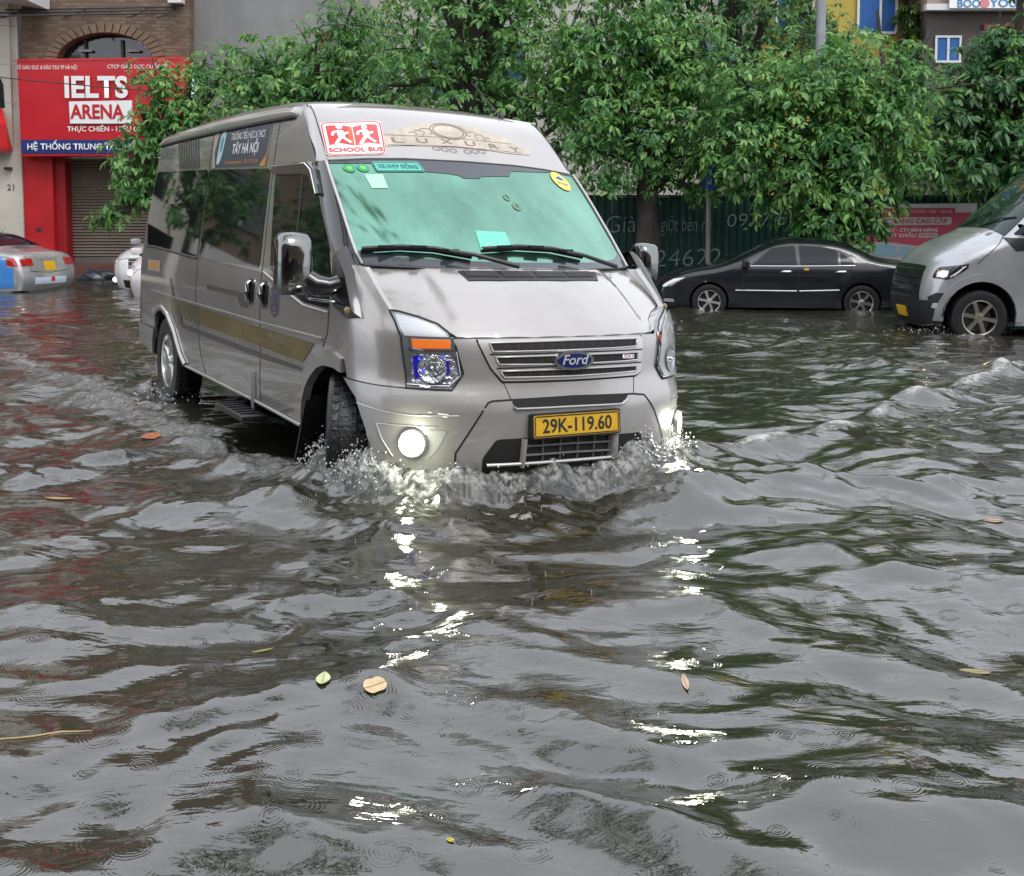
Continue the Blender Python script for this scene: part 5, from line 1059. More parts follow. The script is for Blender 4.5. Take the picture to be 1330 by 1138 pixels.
# ================================================================== other vehicles
def open_spline(pts, k=5):
    o = []; n = len(pts)
    for i in range(n-1):
        p0, p1, p2, p3 = pts[max(i-1, 0)], pts[i], pts[i+1], pts[min(i+2, n-1)]
        for j in range(k):
            u = j/k; o.append(tuple(.5*((2*p1[c])+(-p0[c]+p2[c])*u+(2*p0[c]-5*p1[c]+4*p2[c]-p3[c])*u*u+(-p0[c]+3*p1[c]-3*p2[c]+p3[c])*u**3) for c in (0, 1)))
    return o+[pts[-1]]
class Shell:
    """car body: two side skins that round over into a strip following the outline"""
    def __init__(s, prof, wtab, rr, plan=((-9, 1), (9, 1)), crown=.04):
        s.prof = open_spline(prof, 5); s.P = np.array(s.prof); s.wtab = wtab; s.rr = rr; s.plan = plan; s.crown = crown
        d = np.hypot(*np.diff(s.P, axis=0).T); s.S = np.concatenate([[0], np.cumsum(d)])
    def dist(s, x, z):
        A = s.P[:-1]; B = s.P[1:]; V = B-A; t = np.clip(((x-A[:, 0])*V[:, 0]+(z-A[:, 1])*V[:, 1])/((V**2).sum(1)+1e-12), 0, 1)
        return float(np.min(np.hypot(x-A[:, 0]-t*V[:, 0], z-A[:, 1]-t*V[:, 1])))
    def near(s, x, z):
        A = s.P[:-1]; V = s.P[1:]-A; t = np.clip(((x-A[:, 0])*V[:, 0]+(z-A[:, 1])*V[:, 1])/((V**2).sum(1)+1e-12), 0, 1)
        D = np.hypot(x-A[:, 0]-t*V[:, 0], z-A[:, 1]-t*V[:, 1]); i = int(np.argmin(D)); v = V[i]/np.hypot(*V[i]); return float(D[i]), (v[1], -v[0])
    def w(s, x, z, d=None):
        d = s.dist(x, z) if d is None else d
        q = 1-min(1, d/s.rr); return pchip(s.wtab, z)*pchip(s.plan, x)-s.rr*.8*q**2.4
    def normal(s, sg):
        def f(x, z):
            d, g = s.near(x, z); q = 1-min(1, d/s.rr); k = .8*2.4*q**1.4; e = .01
            wx = (pchip(s.plan, x+e)-pchip(s.plan, x-e))/(2*e)*pchip(s.wtab, z); wz_ = (pchip(s.wtab, z+e)-pchip(s.wtab, z-e))/(2*e)*pchip(s.plan, x)
            return Vector((-(wx+k*g[0]), 1, -(wz_+k*g[1]))).normalized()*1.0 if sg > 0 else Vector((-(wx+k*g[0]), -1, -(wz_+k*g[1]))).normalized()
        return f
    def side(s, sg): return lambda x, z, o=0.: (x, sg*(s.w(x, z)+o), z)
    def at(s, q):
        q = min(max(q, 0), s.S[-1]-1e-6); i = int(np.searchsorted(s.S, q, 'right'))-1; f = (q-s.S[i])/(s.S[i+1]-s.S[i]); p = s.P[i]*(1-f)+s.P[i+1]*f
        i0, i1 = max(i-1, 0), min(i+2, len(s.P)-1); t = s.P[i1]-s.P[i0]; t = t/np.hypot(*t); return p, (-t[1], t[0])
    def strip(s, q, t, o=0.):
        p, n = s.at(q); we = pchip(s.wtab, p[1])*pchip(s.plan, p[0])-s.rr*.8; bl = s.crown*(1-t*t*t*t)+o-(0 if abs(t) < .98 else 0)
        return (p[0]+n[0]*bl, t*we, p[1]+n[1]*bl)
    def s_at(s, x, z): i = int(np.argmin(np.hypot(s.P[:, 0]-x, s.P[:, 1]-z))); return float(s.S[i])
    def build(s, root, mat, bottom, name='body', step=.035):
        """bottom: points from front bottom back to rear bottom (with wheel arches)"""
        outl = s.prof+bottom; VS = []; FS = []; NO = []
        for sg in (-1, 1):
            v, f, n = patch(name, outl, s.side(sg), mat, root, step, 0, 0, 1., s.normal(sg), True); k = len(VS); VS += v; FS += [[i+k for i in q] for q in f]; NO += n
        m = 14; qs = list(s.S); k = len(VS); ns = []
        for q in qs:
            q = min(max(q, .003), s.S[-1]-.003)
            for j in range(m+1): t = -1+2*j/m; VS.append(s.strip(q, t)); ns.append(fnormal(s.strip, q, max(-.995, min(.995, t))))
        for i in range(len(qs)-1):
            for j in range(m):
                f = [i*(m+1)+j, i*(m+1)+j+1, (i+1)*(m+1)+j+1, (i+1)*(m+1)+j]
                if (Vector(VS[k+f[1]])-Vector(VS[k+f[0]])).cross(Vector(VS[k+f[3]])-Vector(VS[k+f[0]])).dot(ns[f[0]]) < 0: f.reverse()
                FS.append([q+k for q in f]); NO += [ns[q] for q in f]
        o = mobj(name, VS, FS, mat, root, True); o.data.normals_split_custom_set([tuple(q) for q in NO]); return o
def arch(cx, r, z0, n=9, zc=None):
    zc = .31 if zc is None else zc; a0 = math.asin(max(-1, min(1, (z0-zc)/r)))
    return [(cx+r*math.cos(a), zc+r*math.sin(a)) for a in [a0+(math.pi-2*a0)*k/n for k in range(n+1)]]
def sedan_profile(): return [(-3.50, .24), (-3.58, .42), (-3.57, .62), (-3.52, .80), (-3.42, .95), (-3.15, 1.0), (-2.84, 1.06), (-2.46, 1.235), (-2.12, 1.335), (-1.6, 1.372), (-1.18, 1.345), (-.74, 1.165), (-.35, .985), (-.08, .90), (.3, .835), (.6, .745), (.80, .63), (.88, .48), (.85, .30), (.80, .20)]
SEDW = [(.18, .80), (.4, .845), (.62, .86), (.82, .85), (.95, .825), (1.1, .74), (1.35, .62)]
SEDPLAN = [(-3.6, .90), (-2.9, .985), (-2, 1), (-.2, 1), (.45, .96), (.9, .84)]
def sedan(root, mat, detail=True, spokes=6, glass=CGLASS):
    sh = Shell(sedan_profile(), SEDW, .11, SEDPLAN, .05)
    bot = [(.80, .20), (.36, .20)]+arch(0, .345, .20, 10)[::1]+[(-.36, .20), (-2.24, .20)]+arch(-2.6, .345, .20, 10)+[(-3.0, .22), (-3.5, .24)]
    body = sh.build(root, mat, bot[1:-1])
    for sg in (-1, 1):
        f = sh.side(sg)
        patch('window_surround', rounded([(-.64, .935), (-1.06, 1.262), (-1.5, 1.305), (-1.98, 1.288), (-2.26, 1.20), (-2.52, 1.02), (-2.50, .945)], .03), f, GLOSSB, body, .06, .0025, .002)
        patch('front_window', rounded([(-.72, .945), (-1.08, 1.245), (-1.47, 1.285), (-1.50, .945)], .03), f, glass, body, .08, .006, .004)
        patch('rear_window', rounded([(-1.56, .945), (-1.54, 1.288), (-1.95, 1.27), (-2.20, 1.19), (-2.20, .95)], .03), f, glass, body, .08, .006, .004)
        patch('rear_quarter_glass', rounded([(-2.24, .955), (-2.24, 1.17), (-2.44, 1.05), (-2.47, .97)], .02), f, glass, body, .08, .006, .004)
        ribbon('belt_trim', [(-.70, .932), (-1.5, .932), (-2.48, .945)], f, .018, CHROME, body, .006, 6, height=.006)
        for x in (-1.525, -.58): ribbon('seam', [(x, .93), (x+.01, .6), (x+.02 if x > -1 else x, .26)], f, .010, GAP, body, .002)
        ribbon('seam', [(-2.42, .95), (-2.38, .72), (-2.26, .60)], f, .010, GAP, body, .002)
        if detail:
            ribbon('door_moulding', [(-.45, .505), (-1.50, .50)], f, .02, CHROME, body, .004, 6, height=.008)
            ribbon('door_moulding', [(-1.54, .50), (-2.22, .52)], f, .02, CHROME, body, .004, 6, height=.008)
        for x in (-1.33, -2.26): MB().tube([f(x-.08, .835, .01), f(x-.05, .842, .04), f(x+.07, .842, .04), f(x+.10, .835, .01)], [.012, .02, .02, .012], 8).build('handle', CHROME, body, True)
        # headlight wraps the corner
        hl = patch('headlight', rounded([(.52, .66), (.42, .725), (.62, .70), (.80, .60), (.82, .55), (.66, .57)], .02), f, M('car_lamp', (.55, .57, .58), .1, .6, 1.), body, .05, .006, .01)
        patch('lamp_core', rounded([(.56, .665), (.64, .675), (.73, .61), (.66, .60)], .02), f, M('lamp_white_reflector'), hl, .05, .009, .001)
        patch('fog_lamp', rounded([(.60, .285), (.80, .29), (.79, .345), (.62, .345)], .02), f, M('car_lamp'), body, .05, .005, .004)
        patch('tail_light', rounded([(-3.52, .72), (-3.44, .90), (-3.26, .89), (-3.28, .75)], .03), f, REDLENS, body, .05, .006, .006)
        mr = MB().box((-.62, sg*.93, .97), (.13, .19, .13)).build('mirror', mat, root, False, .035)
        MB().box((-.62, sg*.82, .94), (.05, .10, .04)).build('mirror_arm', BLACK, mr, False, .01)
        make_wheel(root, (0, sg*.755, .305), .305, .20, .19, sg, spokes, tread=False)
        make_wheel(root, (-2.6, sg*.755, .305), .305, .20, .19, sg, spokes, tread=False)
    s0, s1 = sh.s_at(-1.12, 1.325), sh.s_at(-.36, .985)
    patch('windscreen', [(s0, -.98), (s0, .98), (s1, .98), (s1, -.98)], sh.strip, glass, body, .09, .006, .003, 1.)
    s2, s3 = sh.s_at(-2.78, 1.07), sh.s_at(-2.05, 1.32)
    patch('rear_screen', [(s2, -.95), (s2, .95), (s3, .95), (s3, -.95)], sh.strip, glass, body, .09, .006, .003, 1.)
    MB().box((-1.3, 0, .38), (4.0, 1.16, .36)).build('underbody', M('underbody_black'), root)
    mb = MB()
    for x in (0, -2.6):
        for sg in (-1, 1):
            n = 12; vs = []
            for k in range(n+1):
                q = math.pi*k/n
                for yy in (.56, .82): vs.append((x+.36*math.cos(q), sg*yy, .31+.36*math.sin(q)))
            mb.add(vs, [(2*k, 2*k+1, 2*k+3, 2*k+2) for k in range(n)])
    mb.build('arch_liner', M('underbody_black'), root)
    return sh, body
def place(root, origin, ang, zoff, scale=1.):
    root.location = (origin[0], origin[1], zoff); root.rotation_euler = (0, 0, ang); root.scale = (scale,)*3
# --- black sedan parked by the fence, facing left
fwp, rwp = unz(921, 402, ZW), unz(1119, 404, ZW)
dv = Vector(fwp)-Vector(rwp); scl = dv.length/2.6
bc = empty('black_sedan'); tag(bc, 'black sedan with silver rims parked in front of the green fence', 'car')
BLKP = paint_mat('black_paint', (.005, .006, .009), .0, .25, .55, (.02, .02, .018))
sh, body = sedan(bc, BLKP); ang = math.atan2(dv.y, dv.x)
near = Vector((math.cos(ang+math.pi/2), math.sin(ang+math.pi/2), 0))
place(bc, Vector(fwp)-near*.85*scl, ang, -.02, scl)
text_on('badge', 'G', sh.side(1), -.28, .74, .05, CHROME, body, .01, .02)
patch('side_sticker', rounded([(-1.70, .86), (-1.62, .86), (-1.62, .90), (-1.70, .90)], .01), sh.side(1), M('gold_vinyl', (.4, .28, .03), .4), body, .1, .006)

# --- silver van on the right, facing left
sv = empty('silver_van'); tag(sv, 'silver grey van with black lower bumper cut off by the right edge', 'van')
SVP = paint_mat('silver_van_paint', (.40, .41, .43), .55, .3, 1.)
VWT = [(.25, .93), (.5, .955), (.9, .968), (1.2, .96), (1.4, .935), (2.0, .87), (2.6, .80)]
vsh = Shell([(-4.6, .42), (-4.75, .8), (-4.78, 1.6), (-4.66, 2.35), (-4.3, 2.58), (-3, 2.66), (-1.7, 2.62), (-1.2, 2.48), (-.85, 2.24), (-.3, 1.76), (.10, 1.41), (.32, 1.30), (.60, 1.17), (.80, 1.02), (.90, .84), (.95, .6), (.93, .40), (.86, .24)], VWT, .16, [(-4.8, .95), (-3, 1), (-.2, 1), (.5, .985), (.95, .88)], .09)
bot = [(.80, .24)]+arch(.36, .45, .25, 12, .36)+[(-.11, .25), (-3.2, .25)]+arch(-3.67, .45, .25, 12, .36)+[(-4.15, .25)]
vbody_o = vsh.build(sv, SVP, bot, step=.05)
LOWK = M('black_bumper_plastic', (.014, .014, .015), .5, vary=.3, vscale=6)
for sg in (-1, 1):
    f = vsh.side(sg)
    patch('lower_bumper', [(.80, .25), (.815, .45), (.785, .58), (.72, .66), (.88, .66), (.95, .60), (.93, .40), (.86, .24)], f, LOWK, vbody_o, .05, .008, .012)
    wd = patch('door_window', rounded([(-.02, 1.40), (-.10, 1.47), (-.66, 1.98), (-.80, 2.0), (-1.30, 2.0), (-1.30, 1.33), (-.9, 1.30), (-.62, 1.34)], .03), f, CGLASS, vbody_o, .05, .014, .012)
    patch('window_base_trim', [(.10, 1.36), (-.62, 1.33), (-.9, 1.28), (-.62, 1.23), (-.05, 1.19)], f, BLACK, vbody_o, .05, .012, .01)
    patch('side_window', rounded([(-1.40, 1.33), (-1.40, 2.0), (-4.5, 2.0), (-4.5, 1.33)], .05), f, CGLASS, vbody_o, .1, .014, .012)
    hl = patch('headlight', rounded([(.91, .845), (.88, .93), (.82, .985), (.52, 1.03), (.54, .97), (.68, .87), (.78, .825)], .02), f, M('black_lamp', (.02, .02, .022), .08, .2, 1.), vbody_o, .05, .006, .01)
    patch('lamp_core', rounded([(.875, .86), (.85, .93), (.75, .945), (.77, .86)], .02), f, M('car_lamp'), hl, .04, .010, .002)
    if sg > 0:
        p = Vector(f(.81, .90, .02)); MB().lathe([(.001, .02), (.03, .016), (.04, 0)], 14, 'y', p).build('lamp_glow', M('warm_lamp', (1, .9, .7), .3, emit=(1, .82, .5), estr=9), hl, True)
    ribbon('lamp_fin', [(.74, .86), (.66, .92), (.56, 1.0)], f, .014, CHROME, hl, .010, 4, height=.004); ribbon('lamp_fin', [(.70, .87), (.61, .95), (.60, 1.0)], f, .010, CHROME, hl, .010, 4, height=.004)
    patch('fog_lamp', rounded([(.84, .46), (.92, .46), (.91, .53), (.83, .53)], .02), f, M('car_lamp'), vbody_o, .05, .014, .006)
    patch('arch_flare', arch(.36, .53, .30, 14, .37)+arch(.36, .44, .30, 14, .37)[::-1], f, SVP, vbody_o, .05, .02, .04)
    ribbon('seam', [(-.55, 1.22), (-.50, .75), (-.56, .35)], f, .011, GAP, vbody_o, .002); ribbon('seam', [(-1.36, 1.30), (-1.34, .75), (-1.35, .30)], f, .011, GAP, vbody_o, .002)
    ribbon('seam', [(.42, 1.03), (.15, 1.28), (.08, 1.38)], f, .010, GAP, vbody_o, .002)
    mr = MB().box((-.36, sg*1.13, 1.44), (.16, .20, .36)).build('mirror', BLACK, sv, False, .045)
    MB().box((-.32, sg*1.0, 1.33), (.10, .16, .12)).build('mirror_arm', BLACK, mr, False, .03); MB().box((-.285, sg*1.17, 1.36), (.02, .13, .10)).build('mirror_indicator', REDLENS, mr, False, .005)
    MB().box((-.285, sg*1.10, 1.36), (.024, .05, .09)).build('mirror_indicator', M('car_lamp'), mr, False, .005)
    make_wheel(sv, (.36, sg*.83, .35), .35, .225, .21, sg, 6, tread=False, rimmat=M('bronze_alloy', (.50, .47, .40), .3, 1.)); make_wheel(sv, (-3.67, sg*.84, .35), .35, .225, .21, sg, 6, tread=False, rimmat=M('bronze_alloy'))
    ribbon('step_sill', [(-.5, .30), (-3.2, .30)], f, .05, BLACK, vbody_o, .01, 5, height=.03)
s0, s1 = vsh.s_at(-.80, 2.20), vsh.s_at(.12, 1.40)
patch('windscreen', [(s0, -1.02), (s0, 1.02), (s1, 1.10), (s1, -1.10)], vsh.strip, M('van_screen', (.015, .03, .026), .03, 0, 0, .5), vbody_o, .09, .008, .003)
s2, s3 = vsh.s_at(.94, .55), vsh.s_at(.84, .95)
gpan = patch('grille', [(s3, -.72), (s3, .72), (s2, .80), (s2, -.80)], vsh.strip, M('black_grille', (.015, .015, .016), .25, 0, .5), vbody_o, .09, .01, .01)
for k in range(4): ribbon('grille_bar', [(s3+(s2-s3)*(k+.7)/4.6, -.70), (s3+(s2-s3)*(k+.7)/4.6, .70)], vsh.strip, .02, CHROME if k == 0 else BLACK, gpan, .012, 8, height=.01)
patch('lower_front', [(s2, -1.03), (s2, 1.03), (vsh.S[-1]-.02, 1.03), (vsh.S[-1]-.02, -1.03)], vsh.strip, LOWK, vbody_o, .09, .012, .01)
patch('number_plate', [(s2+.10, -.25), (s2+.10, .25), (s2+.21, .25), (s2+.21, -.25)], vsh.strip, PLATEY, vbody_o, .2, .03, .02)
MB().box((-2, 0, .45), (5, 1.3, .36)).build('underbody', M('underbody_black'), sv)
for x in (.36, -3.67):
    for sg in (-1, 1):
        mb = MB(); n = 12; vs = []
        for k in range(n+1):
            q_ = math.pi*k/n
            for yy in (.6, .93): vs.append((x+.46*math.cos(q_), sg*yy, .36+.46*math.sin(q_)))
        mb.add(vs, [(2*k, 2*k+1, 2*k+3, 2*k+2) for k in range(n)]); mb.build('arch_liner', M('underbody_black'), sv)
for y in (-.35, .4): MB().tube([vsh.strip(vsh.s_at(.12, 1.40), y, .02), vsh.strip(vsh.s_at(-.05, 1.54), y+.35, .03), vsh.strip(vsh.s_at(-.1, 1.58), y+.6, .02)], .012, 6).build('wiper', BLACK, sv, True)
a_sv = math.pi-R(1.5); wp = Vector(unz(1273, 436, ZW)); nr = Vector((math.cos(a_sv+math.pi/2), math.sin(a_sv+math.pi/2), 0))
place(sv, wp-nr*.95-Vector((math.cos(a_sv), math.sin(a_sv), 0))*.36, a_sv, .0)

# --- taxi at the left edge: blue sides, silver tail
tx = empty('taxi_sedan'); tag(tx, 'blue and silver taxi sedan seen from behind at the left edge', 'taxi')
TXB = paint_mat('taxi_blue_paint', (.02, .22, .62), .0, .3, 1.); TXS = paint_mat('taxi_silver_paint', (.42, .42, .42), .5, .3, 1.)
shx, bodyx = sedan(tx, TXS, False)
for sg in (-1, 1):
    f = shx.side(sg); patch('blue_flank', [(-3.42, .30), (-2.95, .26)]+arch(-2.6, .36, .26, 8)[::-1]*0+[(-2.96, .5), (-2.8, .66), (-2.6, .70), (-2.4, .66), (-2.25, .5), (-2.24, .26), (-.4, .26), (-.4, .9), (-3.24, .92), (-3.27, .72), (-3.44, .70)], f, TXB, bodyx, .08, .003, .002)
    text_on('lettering', 'COMPUTER', f, -2.0, .66, .13, WHITE, bodyx, .006, .02, flip=-sg if sg > 0 else 1); text_on('lettering', 'KOREA', f, -2.1, .52, .12, WHITE, bodyx, .006, .02, flip=-sg if sg > 0 else 1)
ts = lambda z, t: (shx.s_at(-3.54, z), t)
def tstrip(z0, z1, t0, t1): return [(shx.s_at(-3.55, z0), t0), (shx.s_at(-3.55, z0), t1), (shx.s_at(-3.55, z1), t1), (shx.s_at(-3.55, z1), t0)]
for t0, t1 in ((-1.0, -.62), (.62, 1.0)): patch('tail_light', tstrip(.72, .90, t0, t1), shx.strip, REDLENS, bodyx, .06, .012, .01)
npl = patch('number_plate', tstrip(.62, .80, -.22, .22), shx.strip, PLATEY, bodyx, .1, .012, .006)
tsn = patch('phone_sticker', tstrip(.40, .50, -.62, .62), shx.strip, M('pale_blue_sticker', (.55, .62, .75), .4), bodyx, .1, .006, .003)
patch('phone_sticker_red', tstrip(.42, .48, -.15, .0), shx.strip, RED, tsn, .1, .008, .001)
ribbon('boot_seam', [(shx.s_at(-3.42, .93), -.8), (shx.s_at(-3.55, .6), -.72), (shx.s_at(-3.55, .58), 0), (shx.s_at(-3.55, .6), .72), (shx.s_at(-3.42, .93), .8)], shx.strip, .01, GAP, bodyx, .003, 6)
ribbon('boot_trim', [(shx.s_at(-3.52, .84), -.3), (shx.s_at(-3.52, .84), .3)], shx.strip, .03, CHROME, bodyx, .006, 4, height=.006)
text_on('badge', 'H', lambda a, b_, o=0.: shx.strip(shx.s_at(-3.48, .9)-b_, -a, o), 0, 0, .07, CHROME, bodyx, .012, .03)
MB().tube([(-2.2, 0, 1.31), (-2.45, 0, 1.50)], [.008, .003], 6).build('aerial', BLACK, tx, True)
a_t = math.pi-R(22); cr_ = Vector(unz(25, 379, ZW)); Fd = Vector((math.cos(a_t), math.sin(a_t), 0)); Ld = Vector((-Fd.y, Fd.x, 0))
place(tx, cr_+Fd*3.52-Ld*.74, a_t, -.10)

# --- white suv and white hatchback behind the minibus, facing the camera
def front_car(name, label, px, py, ang, col, ht, tall, lit):
    r = empty(name); tag(r, label, 'car'); mt = paint_mat(name+'_paint', col, .0, .3, 1.)
    k = tall
    sh = Shell([(-3.4, .3), (-3.55, .7), (-3.5, 1.0*k), (-3.3, 1.25*k), (-3.0, 1.42*k), (-2.2, 1.5*k), (-1.3, 1.47*k), (-.95, 1.36*k), (-.2, 1.05*k), (.1, .98*k), (.5, .90*k), (.78, .76*k), (.86, .6), (.84, .42), (.78, .24)], [(.2, .82), (.5, .9), (.8, .91), (1.0, .88), (1.5, .66)], .14, [(-3.5, .9), (-2.5, 1), (0, 1), (.45, .97), (.9, .84)], .10)
    body = sh.build(r, mt, [(.4, .25)]+arch(0, .39, .25, 10, .34)+[(-.4, .25), (-2.2, .25)]+arch(-2.62, .39, .25, 10, .34)+[(-3.02, .28)])
    for sg in (-1, 1):
        f = sh.side(sg); patch('side_window', rounded([(-.35, 1.0*k), (-.95, 1.30*k), (-2.9, 1.33*k), (-3.1, 1.02*k)], .05), f, DGLASS, body, .1, .004, .004)
        hl = patch('headlight', rounded([(.84, .70*k), (.76, .80*k), (.40, .87*k), (.45, .80*k), (.66, .70*k)], .02), f, M('car_lamp'), body, .05, .008, .01)
        MB().lathe([(.001, .05), (.05, .04), (.06, 0)], 14, 'x', f(.74, .70*k if lit == 1 else .42, .0)).build('lamp_glow', M('warm_lamp_soft', (1, .95, .8), .3, emit=(1, .93, .72), estr=1.6), hl, True)
        mr = MB().box((-.38, sg*1.0, 1.07*k), (.14, .20, .14)).build('mirror', mt, r, False, .04); MB().box((-.36, sg*.9, 1.0*k), (.05, .08, .05)).build('mirror_arm', BLACK, mr)
        for x in (0, -2.62): make_wheel(r, (x, sg*.80, .34), .34, .22, .2, sg, 5, tread=False)
    s0, s1 = sh.s_at(-.92, 1.35*k), sh.s_at(-.2, 1.05*k)
    patch('windscreen', [(s0, -.98), (s0, .98), (s1, .98), (s1, -.98)], sh.strip, DGLASS, body, .09, .006, .003)
    s2, s3 = sh.s_at(.80, .74*k), sh.s_at(.86, .50)
    gp = patch('grille', [(s2, -.55), (s2, .55), (s3, .45), (s3, -.45)], sh.strip, BLACK, body, .09, .008, .006)
    for q in range(4): ribbon('grille_bar', [(s2+(s3-s2)*(q+.6)/4.4, -.52), (s2+(s3-s2)*(q+.6)/4.4, .52)], sh.strip, .02, CHROME, gp, .010, 6, height=.01)
    s4 = sh.s_at(.84, .42); patch('lower_grille', [(s4-.02, -.75), (s4-.02, .75), (s4+.14, .75), (s4+.14, -.75)], sh.strip, BLACK, body, .09, .008, .006)
    ribbon('bonnet_seam', [(s2-.02, -.98), (s2-.02, 0), (s2-.02, .98)], sh.strip, .012, GAP, body, .003, 8)
    MB().box((-1.3, 0, .42), (4.0, 1.16, .36)).build('underbody', M('underbody_black'), r)
    p = Vector(unz(px, py, ZW)); Fv = Vector((math.cos(ang), math.sin(ang), 0)); Rv = Vector((Fv.y, -Fv.x, 0)); place(r, p-Fv*.62-Rv*.82, ang, ht); return r
front_car('white_suv', 'white sport utility car with black grille standing before the roller shutter', 153, 373, -math.pi/2-R(14), (.72, .73, .74), -.12, 1.12, 2)
front_car('white_hatchback', 'white car mostly hidden by the rear corner of the silver minibus', 171, 385, -math.pi/2+R(2), (.66, .60, .60), -.12, 1.0, 1)
# ================================================================== trees
def leaf_mat(name, c0, c1, c2):
    m = bpy.data.materials.new(name); m.use_nodes = True; t = m.node_tree; N = t.nodes.new; L = t.links; b = t.nodes['Principled BSDF']; out_ = t.nodes['Material Output']
    g = N('ShaderNodeNewGeometry'); n = N('ShaderNodeTexNoise'); n.inputs['Scale'].default_value = 1.3; n.inputs['Detail'].default_value = 3; L.new(g.outputs['Position'], n.inputs['Vector'])
    ad = N('ShaderNodeMath'); ad.operation = 'MULTIPLY_ADD'; L.new(g.outputs['Random Per Island'], ad.inputs[0]); ad.inputs[1].default_value = .5; L.new(n.outputs['Fac'], ad.inputs[2])
    rp = N('ShaderNodeValToRGB'); e = rp.color_ramp.elements; e[0].position = .40; e[1].position = 1.0; e[0].color = (*c0, 1); e[1].color = (*c2, 1); k = e.new(.74); k.color = (*c1, 1); L.new(ad.outputs[0], rp.inputs[0])
    L.new(rp.outputs[0], b.inputs['Base Color']); b.inputs['Roughness'].default_value = .34; b.inputs['Specular IOR Level'].default_value = .45
    tr = N('ShaderNodeBsdfTranslucent'); hs_ = N('ShaderNodeHueSaturation'); hs_.inputs['Hue'].default_value = .485; hs_.inputs['Value'].default_value = 1.5; L.new(rp.outputs[0], hs_.inputs['Color']); L.new(hs_.outputs[0], tr.inputs[0])
    mx = N('ShaderNodeMixShader'); mx.inputs[0].default_value = .40; L.new(b.outputs[0], mx.inputs[1]); L.new(tr.outputs[0], mx.inputs[2]); L.new(mx.outputs[0], out_.inputs[0]); return m
LEAF = leaf_mat('wet_leaf', (.026, .098, .038), (.088, .25, .060), (.27, .45, .13)); LEAF2 = leaf_mat('dark_wet_leaf', (.018, .072, .032), (.054, .165, .050), (.16, .32, .085)); LEAF3 = leaf_mat('creeper_leaf', (.02, .06, .012), (.045, .11, .02), (.14, .2, .02))
BARK = M('bark', (.055, .045, .038), .85, vary=.4, vscale=6, bump=.6, bscale=25)
def tree(name, label, base, lobes, nclust, leafL=.17, mat=LEAF, seed=1, group=None, droop=.55, leafN=(6, 10)):
    """lobes: (x, y, z, rx, ry, rz) crown volumes"""
    rnd = random.Random(seed); root = empty(name, base); tag(root, label, 'tree', group or {'street_tree': 'street trees along the road', 'background_tree': 'trees behind the fence'}.get(name)); B = Vector(base)
    vol = [l[3]*l[4]+l[3]*l[5]+l[4]*l[5] for l in lobes]; tot = sum(vol)
    V = []; Fc = []; tips = []
    for l, v in zip(lobes, vol):
        for _ in range(max(6, int(nclust*v/tot))):
            d = Vector((rnd.gauss(0, 1), rnd.gauss(0, 1), rnd.gauss(0, 1))).normalized(); r = rnd.random()**.36*(1+.16*math.sin(3.1*d.x+5*d.z+seed)*math.cos(4*d.y-2*d.z))
            p = Vector((l[0]+d.x*l[3]*r, l[1]+d.y*l[4]*r, l[2]+d.z*l[5]*r))
            o_ = Vector((d.x, d.y, d.z*.5+.25)); tips.append((p, r, l))
            n = rnd.randint(*leafN); a0 = rnd.random()*6.28; sc_ = rnd.uniform(.55, 1.25); spray = rnd.random() < .55; tw_ = Vector((rnd.gauss(0, 1), rnd.gauss(0, 1), rnd.uniform(-.9, .1))).normalized()*rnd.uniform(.18, .42); axis_ = (o_.normalized()*.8+Vector((rnd.gauss(0, .25), rnd.gauss(0, .25), .45))).normalized()
            e1 = axis_.cross(Vector((.3, .2, 1))).normalized(); e2 = axis_.cross(e1)
            for k in range(n):
                a = a0+6.283*k/n+rnd.uniform(-.6, .6); dr = (e1*math.cos(a)+e2*math.sin(a)); Ld = (dr*1.0+axis_*rnd.uniform(-.1, .5)+Vector((0, 0, -droop*rnd.uniform(.5, 1.5)))).normalized()
                ll = leafL*sc_*rnd.uniform(.75, 1.2); sd = Ld.cross(axis_+Vector((0, 0, .3)))
                if sd.length < .05: continue
                sd.normalize(); up = sd.cross(Ld); ww = ll*rnd.uniform(.15, .24); p0 = p+dr*.02-B+(tw_*(k/n) if spray else Vector((0, 0, 0))); tipd = Vector((0, 0, -ll*.16))
                i = len(V); m1 = p0+Ld*ll*.48-up*0
                V += [p0, p0+Ld*ll*.40+sd*ww+up*ww*.30, p0+Ld*ll*.78+sd*ww*.62+up*ww*.15+tipd*.5, p0+Ld*ll+tipd, p0+Ld*ll*.78-sd*ww*.62+up*ww*.15+tipd*.5, p0+Ld*ll*.40-sd*ww+up*ww*.30, p0+Ld*ll*.45, p0+Ld*ll*.8+tipd*.45]
                Fc += [(i, i+1, i+6), (i+1, i+2, i+7, i+6), (i+2, i+3, i+7), (i, i+6, i+5), (i+6, i+7, i+4, i+5), (i+7, i+3, i+4)]
    cr_o = mobj('crown', V, Fc, mat, root, False); cr_o['kind'] = 'stuff'
    # trunk, limbs, twigs
    cz = min(l[2] for l in lobes); top = Vector((sum(l[0] for l in lobes)/len(lobes), sum(l[1] for l in lobes)/len(lobes), sum(l[2] for l in lobes)/len(lobes)))-B
    fk = Vector((top.x*.35, top.y*.4, max(1.7, min(2.6, cz-B.z)))); mid = fk*.5+Vector((rnd.uniform(-.08, .08), rnd.uniform(-.05, .05), 0)); s_ = .09+.012*len(lobes)
    MB().tube([Vector((0, 0, -.15)), mid, fk, fk.lerp(top, .5), top+Vector((0, 0, .4))], [s_*1.3, s_, s_*.9, s_*.55, s_*.25], 10).build('trunk', BARK, root, True)
